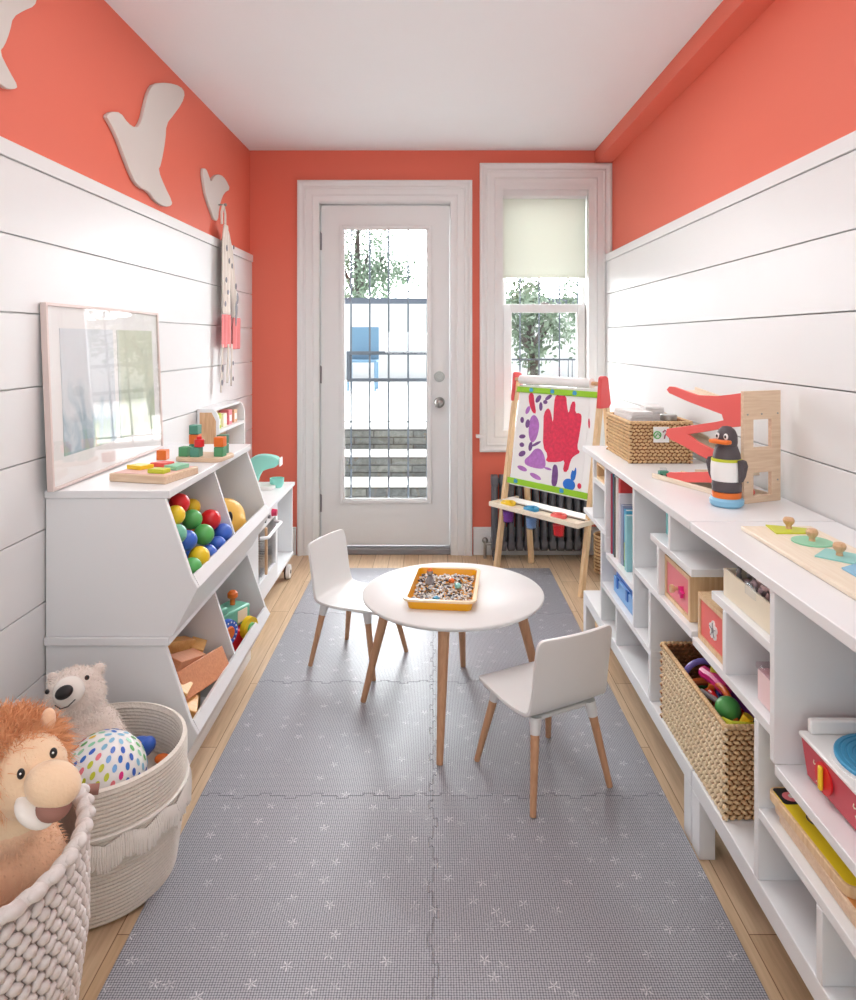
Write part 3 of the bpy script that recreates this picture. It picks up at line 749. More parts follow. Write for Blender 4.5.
g = G(); g.m('red').lathe([(0, -.17), (.028, -.17), (.026, -.10), (.018, -.01), (0, .0)], n=16); g.build('body', None, t)
g = G(); g.m('yellow').ball((0, 0, .012), .022); g.build('head', None, t)

# ------------------------------------------------------------------ framed picture
t = thing('framed_picture', 'framed pale abstract watercolour leaning on the plank wall above the bins', 'picture', (-1.044, 1.915, .864))
t.rotation_euler = (0, R(-2.3), 0)
W_, H_ = .785, .520; g = G(); g.m(mat('pale_pink_frame', (226, 208, 202), .4, .01))
f = .009
g.box(-.012, .006, 0, f, 0, H_); g.box(-.012, .006, W_-f, W_, 0, H_); g.box(-.012, .006, f, W_-f, 0, f); g.box(-.012, .006, f, W_-f, H_-f, H_); g.build('frame', None, t, bevel=.0015)
g = G(); g.m('white').box(-.010, -.001, f, W_-f, f, H_-f); g.build('mat_board', None, t)
def artmat():
    m, nt, N, L, P = newmat('watercolour'); tc = N.new('ShaderNodeTexCoord'); sp = N.new('ShaderNodeSeparateXYZ'); L.new(tc.outputs['Object'], sp.inputs[0])
    mp = N.new('ShaderNodeMapping'); mp.inputs['Scale'].default_value = (1, 1.0, .5); L.new(tc.outputs['Object'], mp.inputs['Vector'])
    nz = N.new('ShaderNodeTexNoise'); nz.inputs['Scale'].default_value = 11; nz.inputs['Detail'].default_value = 7; nz.inputs['Distortion'].default_value = 1.2; L.new(mp.outputs[0], nz.inputs['Vector'])
    n2 = N.new('ShaderNodeTexNoise'); n2.inputs['Scale'].default_value = 4; n2.inputs['Detail'].default_value = 2; L.new(tc.outputs['Object'], n2.inputs['Vector'])
    a = N.new('ShaderNodeMath'); a.operation = 'MULTIPLY_ADD'; a.inputs[1].default_value = 1.5; L.new(sp.outputs[2], a.inputs[0]); L.new(nz.outputs['Fac'], a.inputs[2])
    cr = N.new('ShaderNodeValToRGB'); e = cr.color_ramp.elements
    e[0].position = .35; e[0].color = lin((224, 204, 184)); e[1].position = 1.35/1.4; e[1].color = lin((226, 232, 236))
    for p_, c_ in ((.47, (228, 212, 190)), (.55, (210, 220, 186)), (.64, (170, 196, 184)), (.74, (168, 192, 204)), (.84, (206, 218, 224))): x = e.new(p_); x.color = lin(c_)
    L.new(a.outputs[0], cr.inputs['Fac'])
    mx = N.new('ShaderNodeMix'); mx.data_type = 'RGBA'; mx.inputs[7].default_value = lin((214, 220, 170)); L.new(cr.outputs[0], mx.inputs[6])
    r2 = N.new('ShaderNodeMapRange'); r2.inputs['From Min'].default_value = .40; r2.inputs['From Max'].default_value = .46; r2.inputs['To Max'].default_value = .55; L.new(sp.outputs[1], r2.inputs['Value']); L.new(r2.outputs[0], mx.inputs[0])
    L.new(mx.outputs[2], P.inputs['Base Color']); P.inputs['Roughness'].default_value = .6; return m
am = artmat()
for a_, b_ in ((.075, .405), (.435, .725)): g = G(); g.m(am).box(-.001, .0005, a_, b_, .085, .45); g.build('watercolour', None, t)
g = G(); g.m('glass').box(.003, .005, f, W_-f, f, H_-f); g.build('glazing', None, t)

# ------------------------------------------------------------------ bird cut-outs
mid = [(2.313, 2.021), (2.356, 2.049), (2.422, 2.068), (2.478, 2.049), (2.551, 2.05), (2.598, 2.093), (2.629, 2.162), (2.662, 2.226), (2.712, 2.274), (2.855, 2.33), (2.994, 2.367), (3.054, 2.358), (3.015, 2.299), (2.913, 2.214), (2.837, 2.154), (2.829, 2.088), (2.782, 1.976), (2.753, 1.949), (2.818, 1.901), (2.902, 1.854), (2.894, 1.834), (2.818, 1.816), (2.729, 1.82), (2.662, 1.846), (2.582, 1.842), (2.522, 1.861), (2.436, 1.939), (2.396, 1.976), (2.344, 2.008)]
sml = [(3.281, 2.082), (3.332, 2.098), (3.384, 2.068), (3.411, 2.049), (3.46, 2.094), (3.563, 2.124), (3.654, 2.118), (3.736, 2.084), (3.623, 2.042), (3.563, 1.985), (3.534, 1.935), (3.517, 1.879), (3.46, 1.873), (3.411, 1.912), (3.353, 1.952), (3.316, 1.994)]
def smooth_poly(P, it=2):
    for _ in range(it):
        Q = []
        for i in range(len(P)):
            a, b = P[i], P[(i+1) % len(P)]
            Q += [(a[0]*.75+b[0]*.25, a[1]*.75+b[1]*.25), (a[0]*.25+b[0]*.75, a[1]*.25+b[1]*.75)]
        P = Q
    return P
big = [(1.746, 1.999), (1.767, 2.023), (1.789, 2.069), (1.801, 2.110), (1.851, 2.151), (1.900, 2.186), (1.912, 2.215), (1.90, 2.255), (1.82, 2.30), (1.70, 2.31), (1.62, 2.27), (1.575, 2.19), (1.53, 2.15), (1.47, 2.165), (1.41, 2.16), (1.38, 2.13), (1.43, 2.10), (1.50, 2.03), (1.57, 1.96), (1.66, 1.925), (1.70, 1.93), (1.767, 1.915), (1.806, 1.926), (1.825, 1.940), (1.785, 1.967)]
for P_, lb in ((mid, 'large grey-white flying bird cut-out in the middle of the coral wall'), (sml, 'small grey-white bird cut-out near the room corner, above the hanging cloth'), (big, 'large grey-white bird cut-out nearest the camera, cut off by the picture edge')):
    g = G(); g.m('birdm').px(smooth_poly(P_, 1), -1.094, -1.080); tag(g.build('bird_cutout', None, bevel=.002), lb, 'wall ornament', 'bird cut-outs on the left wall')

# hanging cloth with spots and pink hems
t = thing('hanging_garment', 'white spotted cloth with pink knitted ends hanging on the left wall by the corner', 'garment', (-1.066, 3.52, 1.86))
def cloth(name, mt, outline, n=14, m_=18, x0=.006, amp=.008, ph=0, spots=None):
    # outline: list of (z, y0, y1)
    bm = bmesh.new(); rows_ = []
    zs = [a[0] for a in outline]
    for i in range(m_+1):
        z = zs[0]+(zs[-1]-zs[0])*i/m_
        for k in range(len(outline)-1):
            if outline[k][0] >= z >= outline[k+1][0]-1e-9:
                f_ = (outline[k][0]-z)/(outline[k][0]-outline[k+1][0]); a = outline[k][1]*(1-f_)+outline[k+1][1]*f_; b = outline[k][2]*(1-f_)+outline[k+1][2]*f_; break
        rows_.append([bm.verts.new((x0+amp*(1+math.sin(j*1.15+ph+i*.08)), a+(b-a)*j/n, z)) for j in range(n+1)])
    for A, B in zip(rows_, rows_[1:]):
        for j in range(n): bm.faces.new((A[j], A[j+1], B[j+1], B[j]))
    me = bpy.data.meshes.new(name); bm.to_mesh(me); bm.free(); o = mesh_obj(name, me, mt, t)
    s_ = o.modifiers.new('s', 'SOLIDIFY'); s_.thickness = .004; q_ = o.modifiers.new('u', 'SUBSURF'); q_.levels = q_.render_levels = 1
    return o
cloth('left_panel', 'fabric', [(0, -.02, .03), (-.08, -.06, .04), (-.2, -.07, .08), (-.45, -.07, .09)], x0=.012)
cloth('left_hem', 'pinkc', [(-.45, -.075, .095), (-.62, -.08, .095)], x0=.012, m_=6, ph=.4)
cloth('right_panel', 'fabric', [(-.02, .03, .07), (-.12, .06, .15), (-.3, .10, .22), (-.46, .14, .26)], x0=.004, ph=1)
cloth('right_hem', 'pinkc', [(-.46, .14, .31), (-.63, .13, .31)], x0=.004, m_=6, ph=1.4)
cloth('string_tie', 'fabric', [(-.60, -.07, -.045), (-.84, -.09, -.06)], n=3, x0=.012)
cloth('string_tie', 'fabric', [(-.60, .10, .13), (-.82, .10, .125)], n=3, x0=.008)
cloth('string_tie', 'fabric', [(-.60, .04, .06), (-.80, .03, .045)], n=3, x0=.010)
g = G(); g.m('fabric').tube([(.01, -.02, 0), (.012, -.03, .06), (.012, .0, .10), (.012, .03, .06), (.012, .03, 0)], .006); g.build('loop', None, t)
g = G(); g.m('spot')
for y, z, a, b in ((-.02, -.12, .011, .017), (.02, -.18, .010, .015), (-.03, -.28, .013, .014), (0.0, -.34, .013, .013), (-.045, -.40, .012, .014), (.07, -.2, .01, .014), (.14, -.30, .014, .017), (.10, -.1, .009, .012), (.15, -.42, .02, .045), (.17, -.36, .017, .03), (.14, -.47, .012, .04), (-.07, -.72, .012, .02), (-.08, -.79, .012, .015), (.11, -.70, .008, .012), (.11, -.78, .008, .012)):
    g.ball((.036 if z > -.6 else .03, y, z), (.003, a, b), n=8)
g.build('spots', None, t)
g = G(); g.m('nickel').cyl((-.012, 0, .10), (.02, 0, .10), .004); g.ball((.022, 0, .10), .008); 
o = g.build('wall_hook', None); o.location = (-1.066, 3.52, 1.86); tag(o, 'small metal wall hook under the small bird cut-out', 'hook')

# ------------------------------------------------------------------ toys on the bin top
Z0 = .862
t = thing('shape_puzzle', 'thick wooden puzzle board with pastel shapes on the left cabinet', 'puzzle', (-.845, 2.128, Z0), R(-14))
g = G(); g.m('beechx').box(-.095, .095, -.085, .085, 0, .024); g.build('board', None, t, bevel=.003)
g = G(); g.m(mat('pale_pink_inlay', (246, 206, 200), .5)).box(-.085, .085, -.075, .075, .024, .0255); g.build('inlay', None, t)
for nm, mt, pts_, z in (('puzzle_piece', 'yellow', [(-.085, -.02), (-.03, -.03), (-.012, .012), (-.07, .02)], .0255), ('puzzle_piece', 'lime', [(.02, -.065), (.075, -.065), (.075, -.03), (.03, -.028)], .0255),
                        ('puzzle_piece', 'coralp', [(-.04, .03), (.01, .03), (.02, .07), (-.02, .075)], .0255), ('puzzle_piece', 'seaf', [(.03, .0), (.08, -.01), (.085, .05), (.04, .06)], .0255)):
    g = G(); g.m(mt).pz(pts_, z, z+.013); g.build(nm, None, t, bevel=.002)
t = thing('block_stacker', 'round-edged wooden base with coloured stacking cubes on the left cabinet', 'toy', (-.80, 2.46, Z0), R(-8))
g = G(); g.m('beechx').pz(rr(.085, .07, .03), 0, .014); g.build('base', None, t, bevel=.003)
for lb, m_, x, y, z in (('dark teal cube topping the tallest stack on the wooden base', 'teal', -.055, .035, .068+.014), ('orange cube under the dark teal cube of the tallest stack', 'orange', -.055, .035, .034+.014), ('dark teal cube at the foot of the tallest stack', 'teal', -.055, .035, .014),
                 ('green cube at the front left of the wooden base', 'gblk', -.060, -.030, .014), ('teal cube carrying the red peg piece', 'teal', -.016, -.034, .014),
                 ('orange cube topping the short stack at the right of the base', 'orange', .062, -.015, .048), ('green cube under the orange one at the right of the base', 'gblk', .062, -.015, .014), ('dark green cube at the back right of the base', 'dgblk', .045, .042, .014), ('second dark green cube standing on the back right one', 'dgblk', .045, .042, .048)):
    a = R(-8); s_ = .033
    g = G(); g.m(m_).box(-s_/2, s_/2, -s_/2, s_/2, 0, s_); o = g.build('toy_cube', None, bevel=.002)
    o.location = (-.80+x*math.cos(a)-y*math.sin(a), 2.46+x*math.sin(a)+y*math.cos(a), Z0+z); o.rotation_euler = (0, 0, a); tag(o, lb, 'block', 'coloured cubes on the left cabinet')
g = G(); g.m('red').cyl((0, 0, 0), (0, 0, .026), .017); g.cyl((0, 0, .026), (0, 0, .036), .009); o = g.build('toy_peg', None, bevel=.002); a = R(-8)
o.location = (-.80-.016*math.cos(a)-.034*math.sin(a), 2.46+.016*math.sin(-a)-.034*math.cos(a), Z0+.048); tag(o, 'red peg piece standing on a teal cube of the stacker', 'block')
g = G(); g.m('orange').box(-.017, .017, -.017, .017, 0, .034); o = g.build('toy_cube', None, bevel=.002); o.location = (-.945, 2.45, Z0); tag(o, 'lone orange cube beside the lower right corner of the framed picture', 'block', 'coloured cubes on the left cabinet')

# ------------------------------------------------------------------ play kitchen
t = thing('play_kitchen', 'white wooden play kitchen on wheels with an oven and a top shelf, past the bins', 'toy kitchen', (-1.075, 2.86, 0))
Y1 = .98; k = t
g = G(); g.m('lam').box(0, .318, 0, Y1, .485, .503); g.build('worktop', None, k, bevel=.003)
g = G(); g.m('lam').box(0, .31, .0, Y1-.0, .105, .12); g.build('bottom_shelf', None, k, bevel=.002)
for y in (.0, .56, Y1-.015): g = G(); g.m('lam').box(.004, .305, y, y+.015, .12, .485); g.build('side_panel', None, k)
g = G(); g.m('lam').box(0, .004, 0, Y1, .12, .485); g.build('back_panel', None, k)
g = G(); g.m('lam').box(.295, .312, .0, .575, .43, .485); g.box(.295, .312, 0, .20, .12, .43); g.box(.295, .312, .535, .575, .12, .43); g.box(.295, .312, .20, .535, .12, .20); 
bmesh.ops.remove_doubles(g.bm, verts=g.bm.verts, dist=1e-5); g.build('front_panel', None, k)
g = G(); g.m('glass').box(.300, .303, .20, .535, .20, .43); g.build('oven_window', None, k)
g = G(); g.m('steel')
for z in (.26, .33):
    for j in range(9): g.tube([(.03, .22+j*.037, z), (.28, .22+j*.037, z)], .0025, 6)
g.build('oven_rack', None, k)
g = G(); g.m('beech').box(.315, .325, .30, .315, .22, .43); g.build('door_rail', None, k)
g = G(); g.m('lam').tube([(.312, .22, .405), (.345, .24, .405), (.345, .50, .405), (.312, .52, .405)], .008); g.build('oven_handle', None, k)
g = G(); g.m(mat('raspberry_knob', (214, 50, 96), .3)).cyl((.312, .46, .462), (.335, .46, .462), .018, .015); g.build('knob', None, k)
for y in (.30, .38): g = G(); g.m('grey').cyl((.312, y, .462), (.322, y, .462), .008); g.build('knob', None, k)
for x in (.03, .285):
    for y in (.10, Y1-.09):
        g = G(); g.m('dark').cyl((x, y, .04), (x+.008, y, .04), .040, n=24); g.m('lam').cyl((x+.008, y, .04), (x+.026, y, .04), .040, .037, 24); g.m('nickel').cyl((x+.026, y, .04), (x+.030, y, .04), .010, n=12); g.build('wheel', None, k)
        g = G(); g.m('beech').box(x-.02, x+.005, y-.012, y+.012, .04, .105); g.build('wheel_bracket', None, k)
# hutch
hy0, hy1 = .33, .77; hz0, hz1 = .503, .965
arch = [(0, hz0), (.10, hz0), (.10, hz1-.05), (.096, hz1-.03), (.086, hz1-.012), (.07, hz1), (0, hz1)]
inn = [(.008, hz0), (.092, hz0), (.092, hz1-.048), (.084, hz1-.025), (.07, hz1-.010), (.008, hz1-.010)]
g = G(); 
for y in (hy0, hy1-.012): g = G(); g.m('lam').py(arch, y, y+.012); g.build('hutch_side', None, k, bevel=.0015)
g = G(); g.m('beech').py([(.012, hz0+.01), (.086, hz0+.01), (.086, hz1-.055), (.066, hz1-.016), (.012, hz1-.016)], hy0-.002, hy0); g.build('side_inlay', None, k)
g = G(); g.m('lam').box(0, .075, hy0+.012, hy1-.012, hz1-.012, hz1); g.build('hutch_top', None, k)
for z in (.853, .70): g = G(); g.m('lam').box(0, .10, hy0+.012, hy1-.012, z, z+.014); g.build('hutch_shelf', None, k)
g = G(); g.m('beech').box(.0, .004, hy0+.012, hy1-.012, hz0, hz1-.012); g.build('hutch_back', None, k)
q = random.Random(3)
jar_l = ['lime toy food box nearest on the hutch shelf', 'cream toy food box second on the hutch shelf', 'pink toy food box third on the hutch shelf', 'tan toy food box at the far end of the hutch shelf']
for j, (m_, y) in enumerate((('lime', .40), ('cream', .49), ('pink', .58), ('beech', .67))):
    g = G(); g.m(m_).box(.03, .08, y-.028, y+.028, 0, .07-.008*(j % 2)); g.m('white').box(.079, .0808, y-.018, y+.018, .015, .045)
    o = g.build('toy_food_box', None, bevel=.002); o.location = (-1.075, 2.86, .867); tag(o, jar_l[j], 'toy food', 'toy food boxes in the play kitchen hutch')
for j, (y, m_) in enumerate(((.42, 'white'), (.50, 'beech'), (.58, 'white'))):
    g = G(); g.m(m_).lathe([(0, 0), (.02, 0), (.022, .05), (.012, .07), (.011, .095), (0, .095)], (.05, y, 0), 14)
    o = g.build('toy_bottle', None); o.location = (-1.075, 2.86, .714); tag(o, ['white toy bottle nearest on the lower hutch shelf', 'wooden toy bottle in the middle of the lower hutch shelf', 'white toy bottle farthest on the lower hutch shelf'][j], 'toy food', 'toy bottles in the hutch')
# mint mixer + cup
t = thing('toy_mixer', 'mint green toy stand mixer on the play kitchen', 'toy', (-.90, 3.66, .503))
g = G(); g.m('white').pz(rr(.075, .045, .03), 0, .018); g.build('foot', None, t, bevel=.003)
g = G(); g.m('mint').py(smooth_poly([(-.065, .018), (-.02, .018), (-.005, .08), (.03, .105), (.095, .118), (.10, .165), (.02, .182), (-.045, .17), (-.085, .11)]), -.035, .035); g.build('body', None, t, bevel=.008)
g = G(); g.m('white').box(.10, .108, -.03, .03, .120, .163); g.build('front_cap', None, t, bevel=.003)
g = G(); g.m('charcoal').cyl((-.04, -.035, .045), (-.04, -.042, .045), .01); g.build('dial', None, t)
g = G(); g.m('mint').lathe([(0, 0), (.026, 0), (.036, .02), (.038, .048), (.034, .048), (.030, .02), (0, .008)], n=24); o = g.build('toy_bowl', None); o.location = (-.825, 3.70, .521-.018); tag(o, 'small mint toy bowl beside the mint mixer', 'toy')

# ------------------------------------------------------------------ baskets on the left
def cable_ring(g, cx, cy, z, r, rr_, n, m_, sx=1):   # braided ring of slanted lumps
    for k in range(n):
        a = 2*PI*k/n
        g.m(m_[k % len(m_)]).ico((cx+r*math.cos(a), cy+r*math.sin(a), z), (rr_*1.25, rr_*.8, rr_*.72), (0, R(28), a+PI/2+R(18)), 1)
t = thing('woven_basket', 'grey-washed chunky woven basket holding the plush lion, nearest the camera', 'basket', (-.797, 1.10, 0))
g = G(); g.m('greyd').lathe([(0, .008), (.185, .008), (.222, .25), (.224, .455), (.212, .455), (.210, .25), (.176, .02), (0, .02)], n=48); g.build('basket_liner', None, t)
q = random.Random(5); g = G(); g.m('greyw')
nr = 25
for k in range(nr):
    z = .012+k*.0180; f_ = min(1, z/.3); r = .186+(.226-.186)*f_; n = 60
    for j in range(n):
        a = 2*PI*(j+.5*(k % 2))/n
        g.ico((r*math.cos(a), r*math.sin(a), z+q.uniform(-.001, .001)), (.0145, .0075, .0105), (q.uniform(-.1, .1), R(34 if k % 2 else -34), a+PI/2), 1)
g.build('weave', None, t, angle=180)
g = G(); g.m('greyw')
for k in range(40):
    a = 2*PI*k/40
    g.ico((.226*math.cos(a), .226*math.sin(a), .468), (.026, .013, .012), (0, R(20), a+PI/2+R(22)), 2)
    g.ico((.224*math.cos(a+.08), .224*math.sin(a+.08), .470), (.022, .012, .011), (0, R(-20), a+PI/2-R(26)), 2)
g.build('braided_rim', None, t, angle=180)

t = thing('rope_basket', 'cream coiled rope basket with a fringe band holding the plush bear', 'basket', (-.80, 1.675, 0))
pr = [(0, .004), (.150, .004)]; nc = 34
for k in range(nc):
    z = .010+k*.0088; f_ = z/.31; r = .172+.026*math.sin(min(1, f_*1.15)*PI/2)
    pr += [(r, z-.0028), (r+.0028, z+.0005), (r+.0028, z+.0040), (r, z+.0060)]
rin = []
for k in range(nc): z = .304-k*.0088; f_ = z/.31; r = .162+.026*math.sin(min(1, f_*1.15)*PI/2); rin += [(r, z+.0028), (r-.0028, z), (r-.0028, z-.0035), (r, z-.0058)]
g = G(); g.m('rope').lathe(pr+[(.199, .312), (.190, .315)]+rin+[(0, .018)], n=72); g.build('basket_body', None, t, angle=70)
g = G(); g.m('rope2'); q = random.Random(8)
for j in range(150):
    a = R(-150)+R(190)*j/150; zz = .195+.018*abs(((j/10) % 2)-1); r = .2015
    for s_ in range(3):
        aa = a+q.uniform(-.008, .008); x, y = r*math.cos(aa), r*math.sin(aa)
        g.tube([(x, y, zz), (x*1.035, y*1.035, zz-.018), (x*1.02+q.uniform(-.003, .003), y*1.02, zz-.040-q.uniform(0, .016))], .0024, 5)
g.build('fringe', None, t)
g = G(); g.m('rope2').tube([(.2015*math.cos(R(a)), .2015*math.sin(R(a)), .214) for a in range(-150, 45, 5)], .004, 6); g.build('fringe_band', None, t)
g = G(); g.m('lmouth'); a0 = R(-74)
g.tube([(.206*math.cos(a0-.17), .206*math.sin(a0-.17), .325), (.206*math.cos(a0), .206*math.sin(a0), .330), (.206*math.cos(a0+.17), .206*math.sin(a0+.17), .325)], .011, 12); g.build('handle_wrap', None, t)

# ------------------------------------------------------------------ plush bear
t = thing('plush_bear', 'off-white plush polar bear with a black nose sitting in the rope basket', 'soft toy', (-.885, 1.735, .055), R(20)); t.scale = (1.07, 1.07, 1.07)
g = G()
g.ball((0, 0, .10), (.095, .085, .11)); g.ball((0, 0, .22), (.074, .066, .09)); g.ball((.0, -.005, .325), (.062, .058, .062)); g.ball((-.008, -.045, .355), (.036, .04, .032))
g.ball((0, .0, .275), (.064, .058, .06))
for s_, p in ((-1, [(-.06, -.01, .25), (-.085, -.045, .19), (-.055, -.10, .15), (-.03, -.13, .15)]), (1, [(.055, -.0, .25), (.09, -.035, .20), (.085, -.07, .145), (.06, -.10, .13)])):
    for k in range(len(p)-1):
        for f_ in (0, .35, .7): c = Vector(p[k]).lerp(Vector(p[k+1]), f_); g.ball(c, .034)
    g.ball(p[-1], .036)
g.ball((-.050, .012, .366), (.013, .010, .013)); g.ball((.048, .012, .372), (.013, .010, .013))
me = fuse(g, .0045, 6); mesh_obj('body', me, 'bear', t)
fur('fur', me, 'bearf', t, 15000, .010, .0006, keep=lambda p: not (p.y < -.062 and p.z > .325), seed=2)
g = G(); g.m('bmuz').ball((-.006, -.066, .364), (.032, .020, .030), (R(-20), 0, 0), n=16); g.build('muzzle', None, t)
g = G(); g.m('black').ball((-.012, -.092, .374), (.019, .010, .014), (R(-30), R(-20), 0)); g.build('nose', None, t)
for p in ((-.050, -.058, .366), (.030, -.062, .386)): g = G(); g.m('black').ball(p, (.005, .004, .0055)); g.build('eye', None, t)
g = G(); g.m('black').tube([(-.030, -.092, .349), (-.018, -.098, .342), (-.004, -.097, .344), (.010, -.090, .354)], .0013, 6); g.build('mouth', None, t)
# dotted ball
t = thing('dotted_ball', 'white ball with rainbow brush dots resting in the rope basket', 'ball', (-.765, 1.63, .268))
g = G(); g.m('white').ball((0, 0, 0), .093, n=32); g.build('ball_body', None, t, angle=180)
cs = ['red', 'orange', 'yellow', 'green', 'seaf', 'sky', 'blue', 'bluec', 'lbluec', 'pink', 'magenta', 'lime']; g = G(); q = random.Random(9); n = 230
for k in range(n):
    z = 1-2*(k+.5)/n; a = k*2.399963; r = math.sqrt(1-z*z); d_ = Vector((r*math.cos(a), r*math.sin(a), z)); 
    h = (math.sin(d_.x*3+1)+math.cos(d_.z*3.4+d_.y*2))*.25+.5
    g.m(cs[int(h*11.9+q.uniform(-1, 1)) % 12]); up = Vector((.3, .1, 1)).cross(d_).normalized(); v2 = d_.cross(up).normalized()
    g.face([d_*.0938+(up*math.cos(b)*.0052+v2*math.sin(b)*.0085) for b in [i*PI/5 for i in range(10)]])
g.build('dots', None, t)
t = thing('toy_ball_blue', 'small blue toy at the back of the rope basket', 'toy', (-.745, 1.785, .212)); t.name = 'blue_toy'
g = G(); g.ball((0, 0, .03), (.032, .026, .026)); g.ball((.022, -.004, .04), (.018, .018, .02)); me = fuse(g, .004, 5); mesh_obj('body', me, 'blue', t)
g = G(); g.m('orange').ball((.055, 0, .0), (.02, .015, .012)); g.build('foot', None, t)
g = G(); g.m('grey').lathe([(0, 0), (.145, 0), (.175, .10), (.178, .17), (.10, .185), (0, .188)], n=32)
o = g.build('folded_blanket', None); o.location = (-.80, 1.69, .02); o.data.materials[0] = mat('beige_blanket', (206, 190, 176), .95, .08, 20, bump=.5, bs=60); tag(o, 'beige blanket filling the rope basket under the bear', 'blanket')

# ------------------------------------------------------------------ plush lion
t = thing('plush_lion', 'tan plush lion with a shaggy brown mane sitting in the grey-washed basket', 'soft toy', (-.72, 1.14, .055))
g = G()
g.ball((-.02, 0, .16), (.12, .12, .14)); g.ball((0, -.01, .32), (.10, .085, .13)); g.ball((.065, -.02, .532), (.066, .062, .062)); g.ball((.04, -.015, .45), (.055, .05, .05))
g.ball((.105, -.05, .525), (.042, .036, .034))
for p in ([(-.02, -.06, .42), (.02, -.10, .38), (.045, -.115, .32), (.04, -.11, .26)], [(.06, .0, .42), (.09, -.01, .375), (.095, -.02, .31), (.09, -.02, .27)], [(-.10, -.05, .42), (-.09, -.11, .40), (-.06, -.15, .36)]):
    for k in range(len(p)-1):
        for f_ in (0, .3, .6): g.ball(Vector(p[k]).lerp(Vector(p[k+1]), f_), .041)
    g.ball(p[-1], .044)
me = fuse(g, .0055, 6)
o = mesh_obj('body', me, 'lion', t)
o.data.materials.append(M['lface'])
for p in o.data.polygons:
    c = p.center
    if c.z > .455 and (c-Vector((.095, -.045, .52))).length < .082: p.material_index = 1
fur('fur', me, 'lion', t, 14000, .011, .0007, keep=lambda c: c.z < .45, seed=3)
fur('face_fur', me, 'lface', t, 3500, .005, .0004, keep=lambda c: c.z >= .455 and (c-Vector((.095, -.045, .52))).length < .080, seed=4)
g = G(); g.ball((.015, .0, .545), (.088, .08, .055)); g.ball((-.025, .02, .50), (.07, .075, .085)); me2 = fuse(g, .006, 4)
mn = mesh_obj('mane', me2, 'mane', t); fur('mane_strands', me2, 'mane', mn, 15000, .038, .0008, keep=lambda c: not (c.x > .055 and c.z < .575 and c.y < .0), seed=6, jitter=.7, droop=.1)
g = G(); g.m('lface').ball((.138, -.068, .545), (.043, .036, .029), (0, R(14), R(-18)), n=18); g.build('muzzle', None, t)
g = G(); g.m('bmuz').ball((.118, -.080, .514), (.034, .026, .017), (0, R(30), R(-18)), n=16); g.build('chin', None, t)
g = G(); g.m('lmouth').ball((.146, -.080, .520), (.024, .026, .019), (0, R(20), R(-18)), n=16); g.build('mouth', None, t)
for p in ((.096, -.080, .568), (.129, -.050, .582)): g = G(); g.m('black').ball(p, (.0055, .0055, .008)); g.m('white').ball(Vector(p)+Vector((.002, -.005, .003)), .0016, n=8); g.build('eye', None, t)
for p in ((.088, .018, .575),): g = G(); g.m('lion').ball((.085, .015, .598), (.012, .009, .020), (0, R(8), 0)); g.build('ear', None, t)
# ------------------------------------------------------------------ right shelving: two staggered open bookcases end to end
FX = .655; BX = 1.022; T = .020
def shelf(label, y0, y1, slabs, posts, legs):
    t = thing('open_bookcase', label, 'bookcase', (FX, y0, 0))
    def bx(nm, x0, x1, a, b, z0, z1, bv=.0015): g = G(); g.m('lam').box(x0-FX, x1-FX, a-y0, b-y0, z0, z1); g.build(nm, None, t, bevel=bv)
    bx('top_board', FX-.004, BX, y0, y1, .797, .820, .002)
    bx('bottom_board', FX, BX, y0, y1, .145, .190, .002)
    for a, b, z in slabs: bx('shelf_board', FX+.001, BX-.001, a, b, z-T, z)
    for y, a, b in posts: bx('upright', FX, BX, y-.009, y+.009, a, b)
    for y in legs:
        for x in (FX, BX-.04): bx('leg', x, x+.04, y, y+.05, 0, .145, .002)
    return t
# far bookcase
shelf('far white staggered open bookcase along the right wall, holding the magazines', 1.778, 3.05,
      [(2.66, 3.05, .552), (2.675, 2.86, .720), (2.30, 2.655, .474), (2.11, 2.725, .342), (1.779, 2.28, .540), (1.779, 2.115, .697)],
      [(2.866, .552, .797), (2.666, .552, .797), (2.657, .342, .532) if False else (2.666, .474, .532), (2.73, .190, .532), (2.29, .342, .797), (2.505, .190, .322), (2.12, .190, .520), (2.041, .540, .677), (1.943, .697, .797)],
      [1.778, 3.0])
shelf('near white staggered open bookcase along the right wall, holding the toy record player', .50, 1.772,
      [(1.36, 1.771, .530), (1.363, 1.65, .690), (.60, 1.345, .465), (.70, 1.411, .337)],
      [(1.575, .530, .670), (1.42, .190, .510), (1.353, .465, .797), (1.188, .190, .317), (.80, .465, .797), (.60, .19, .445)],
      [.50, 1.722])

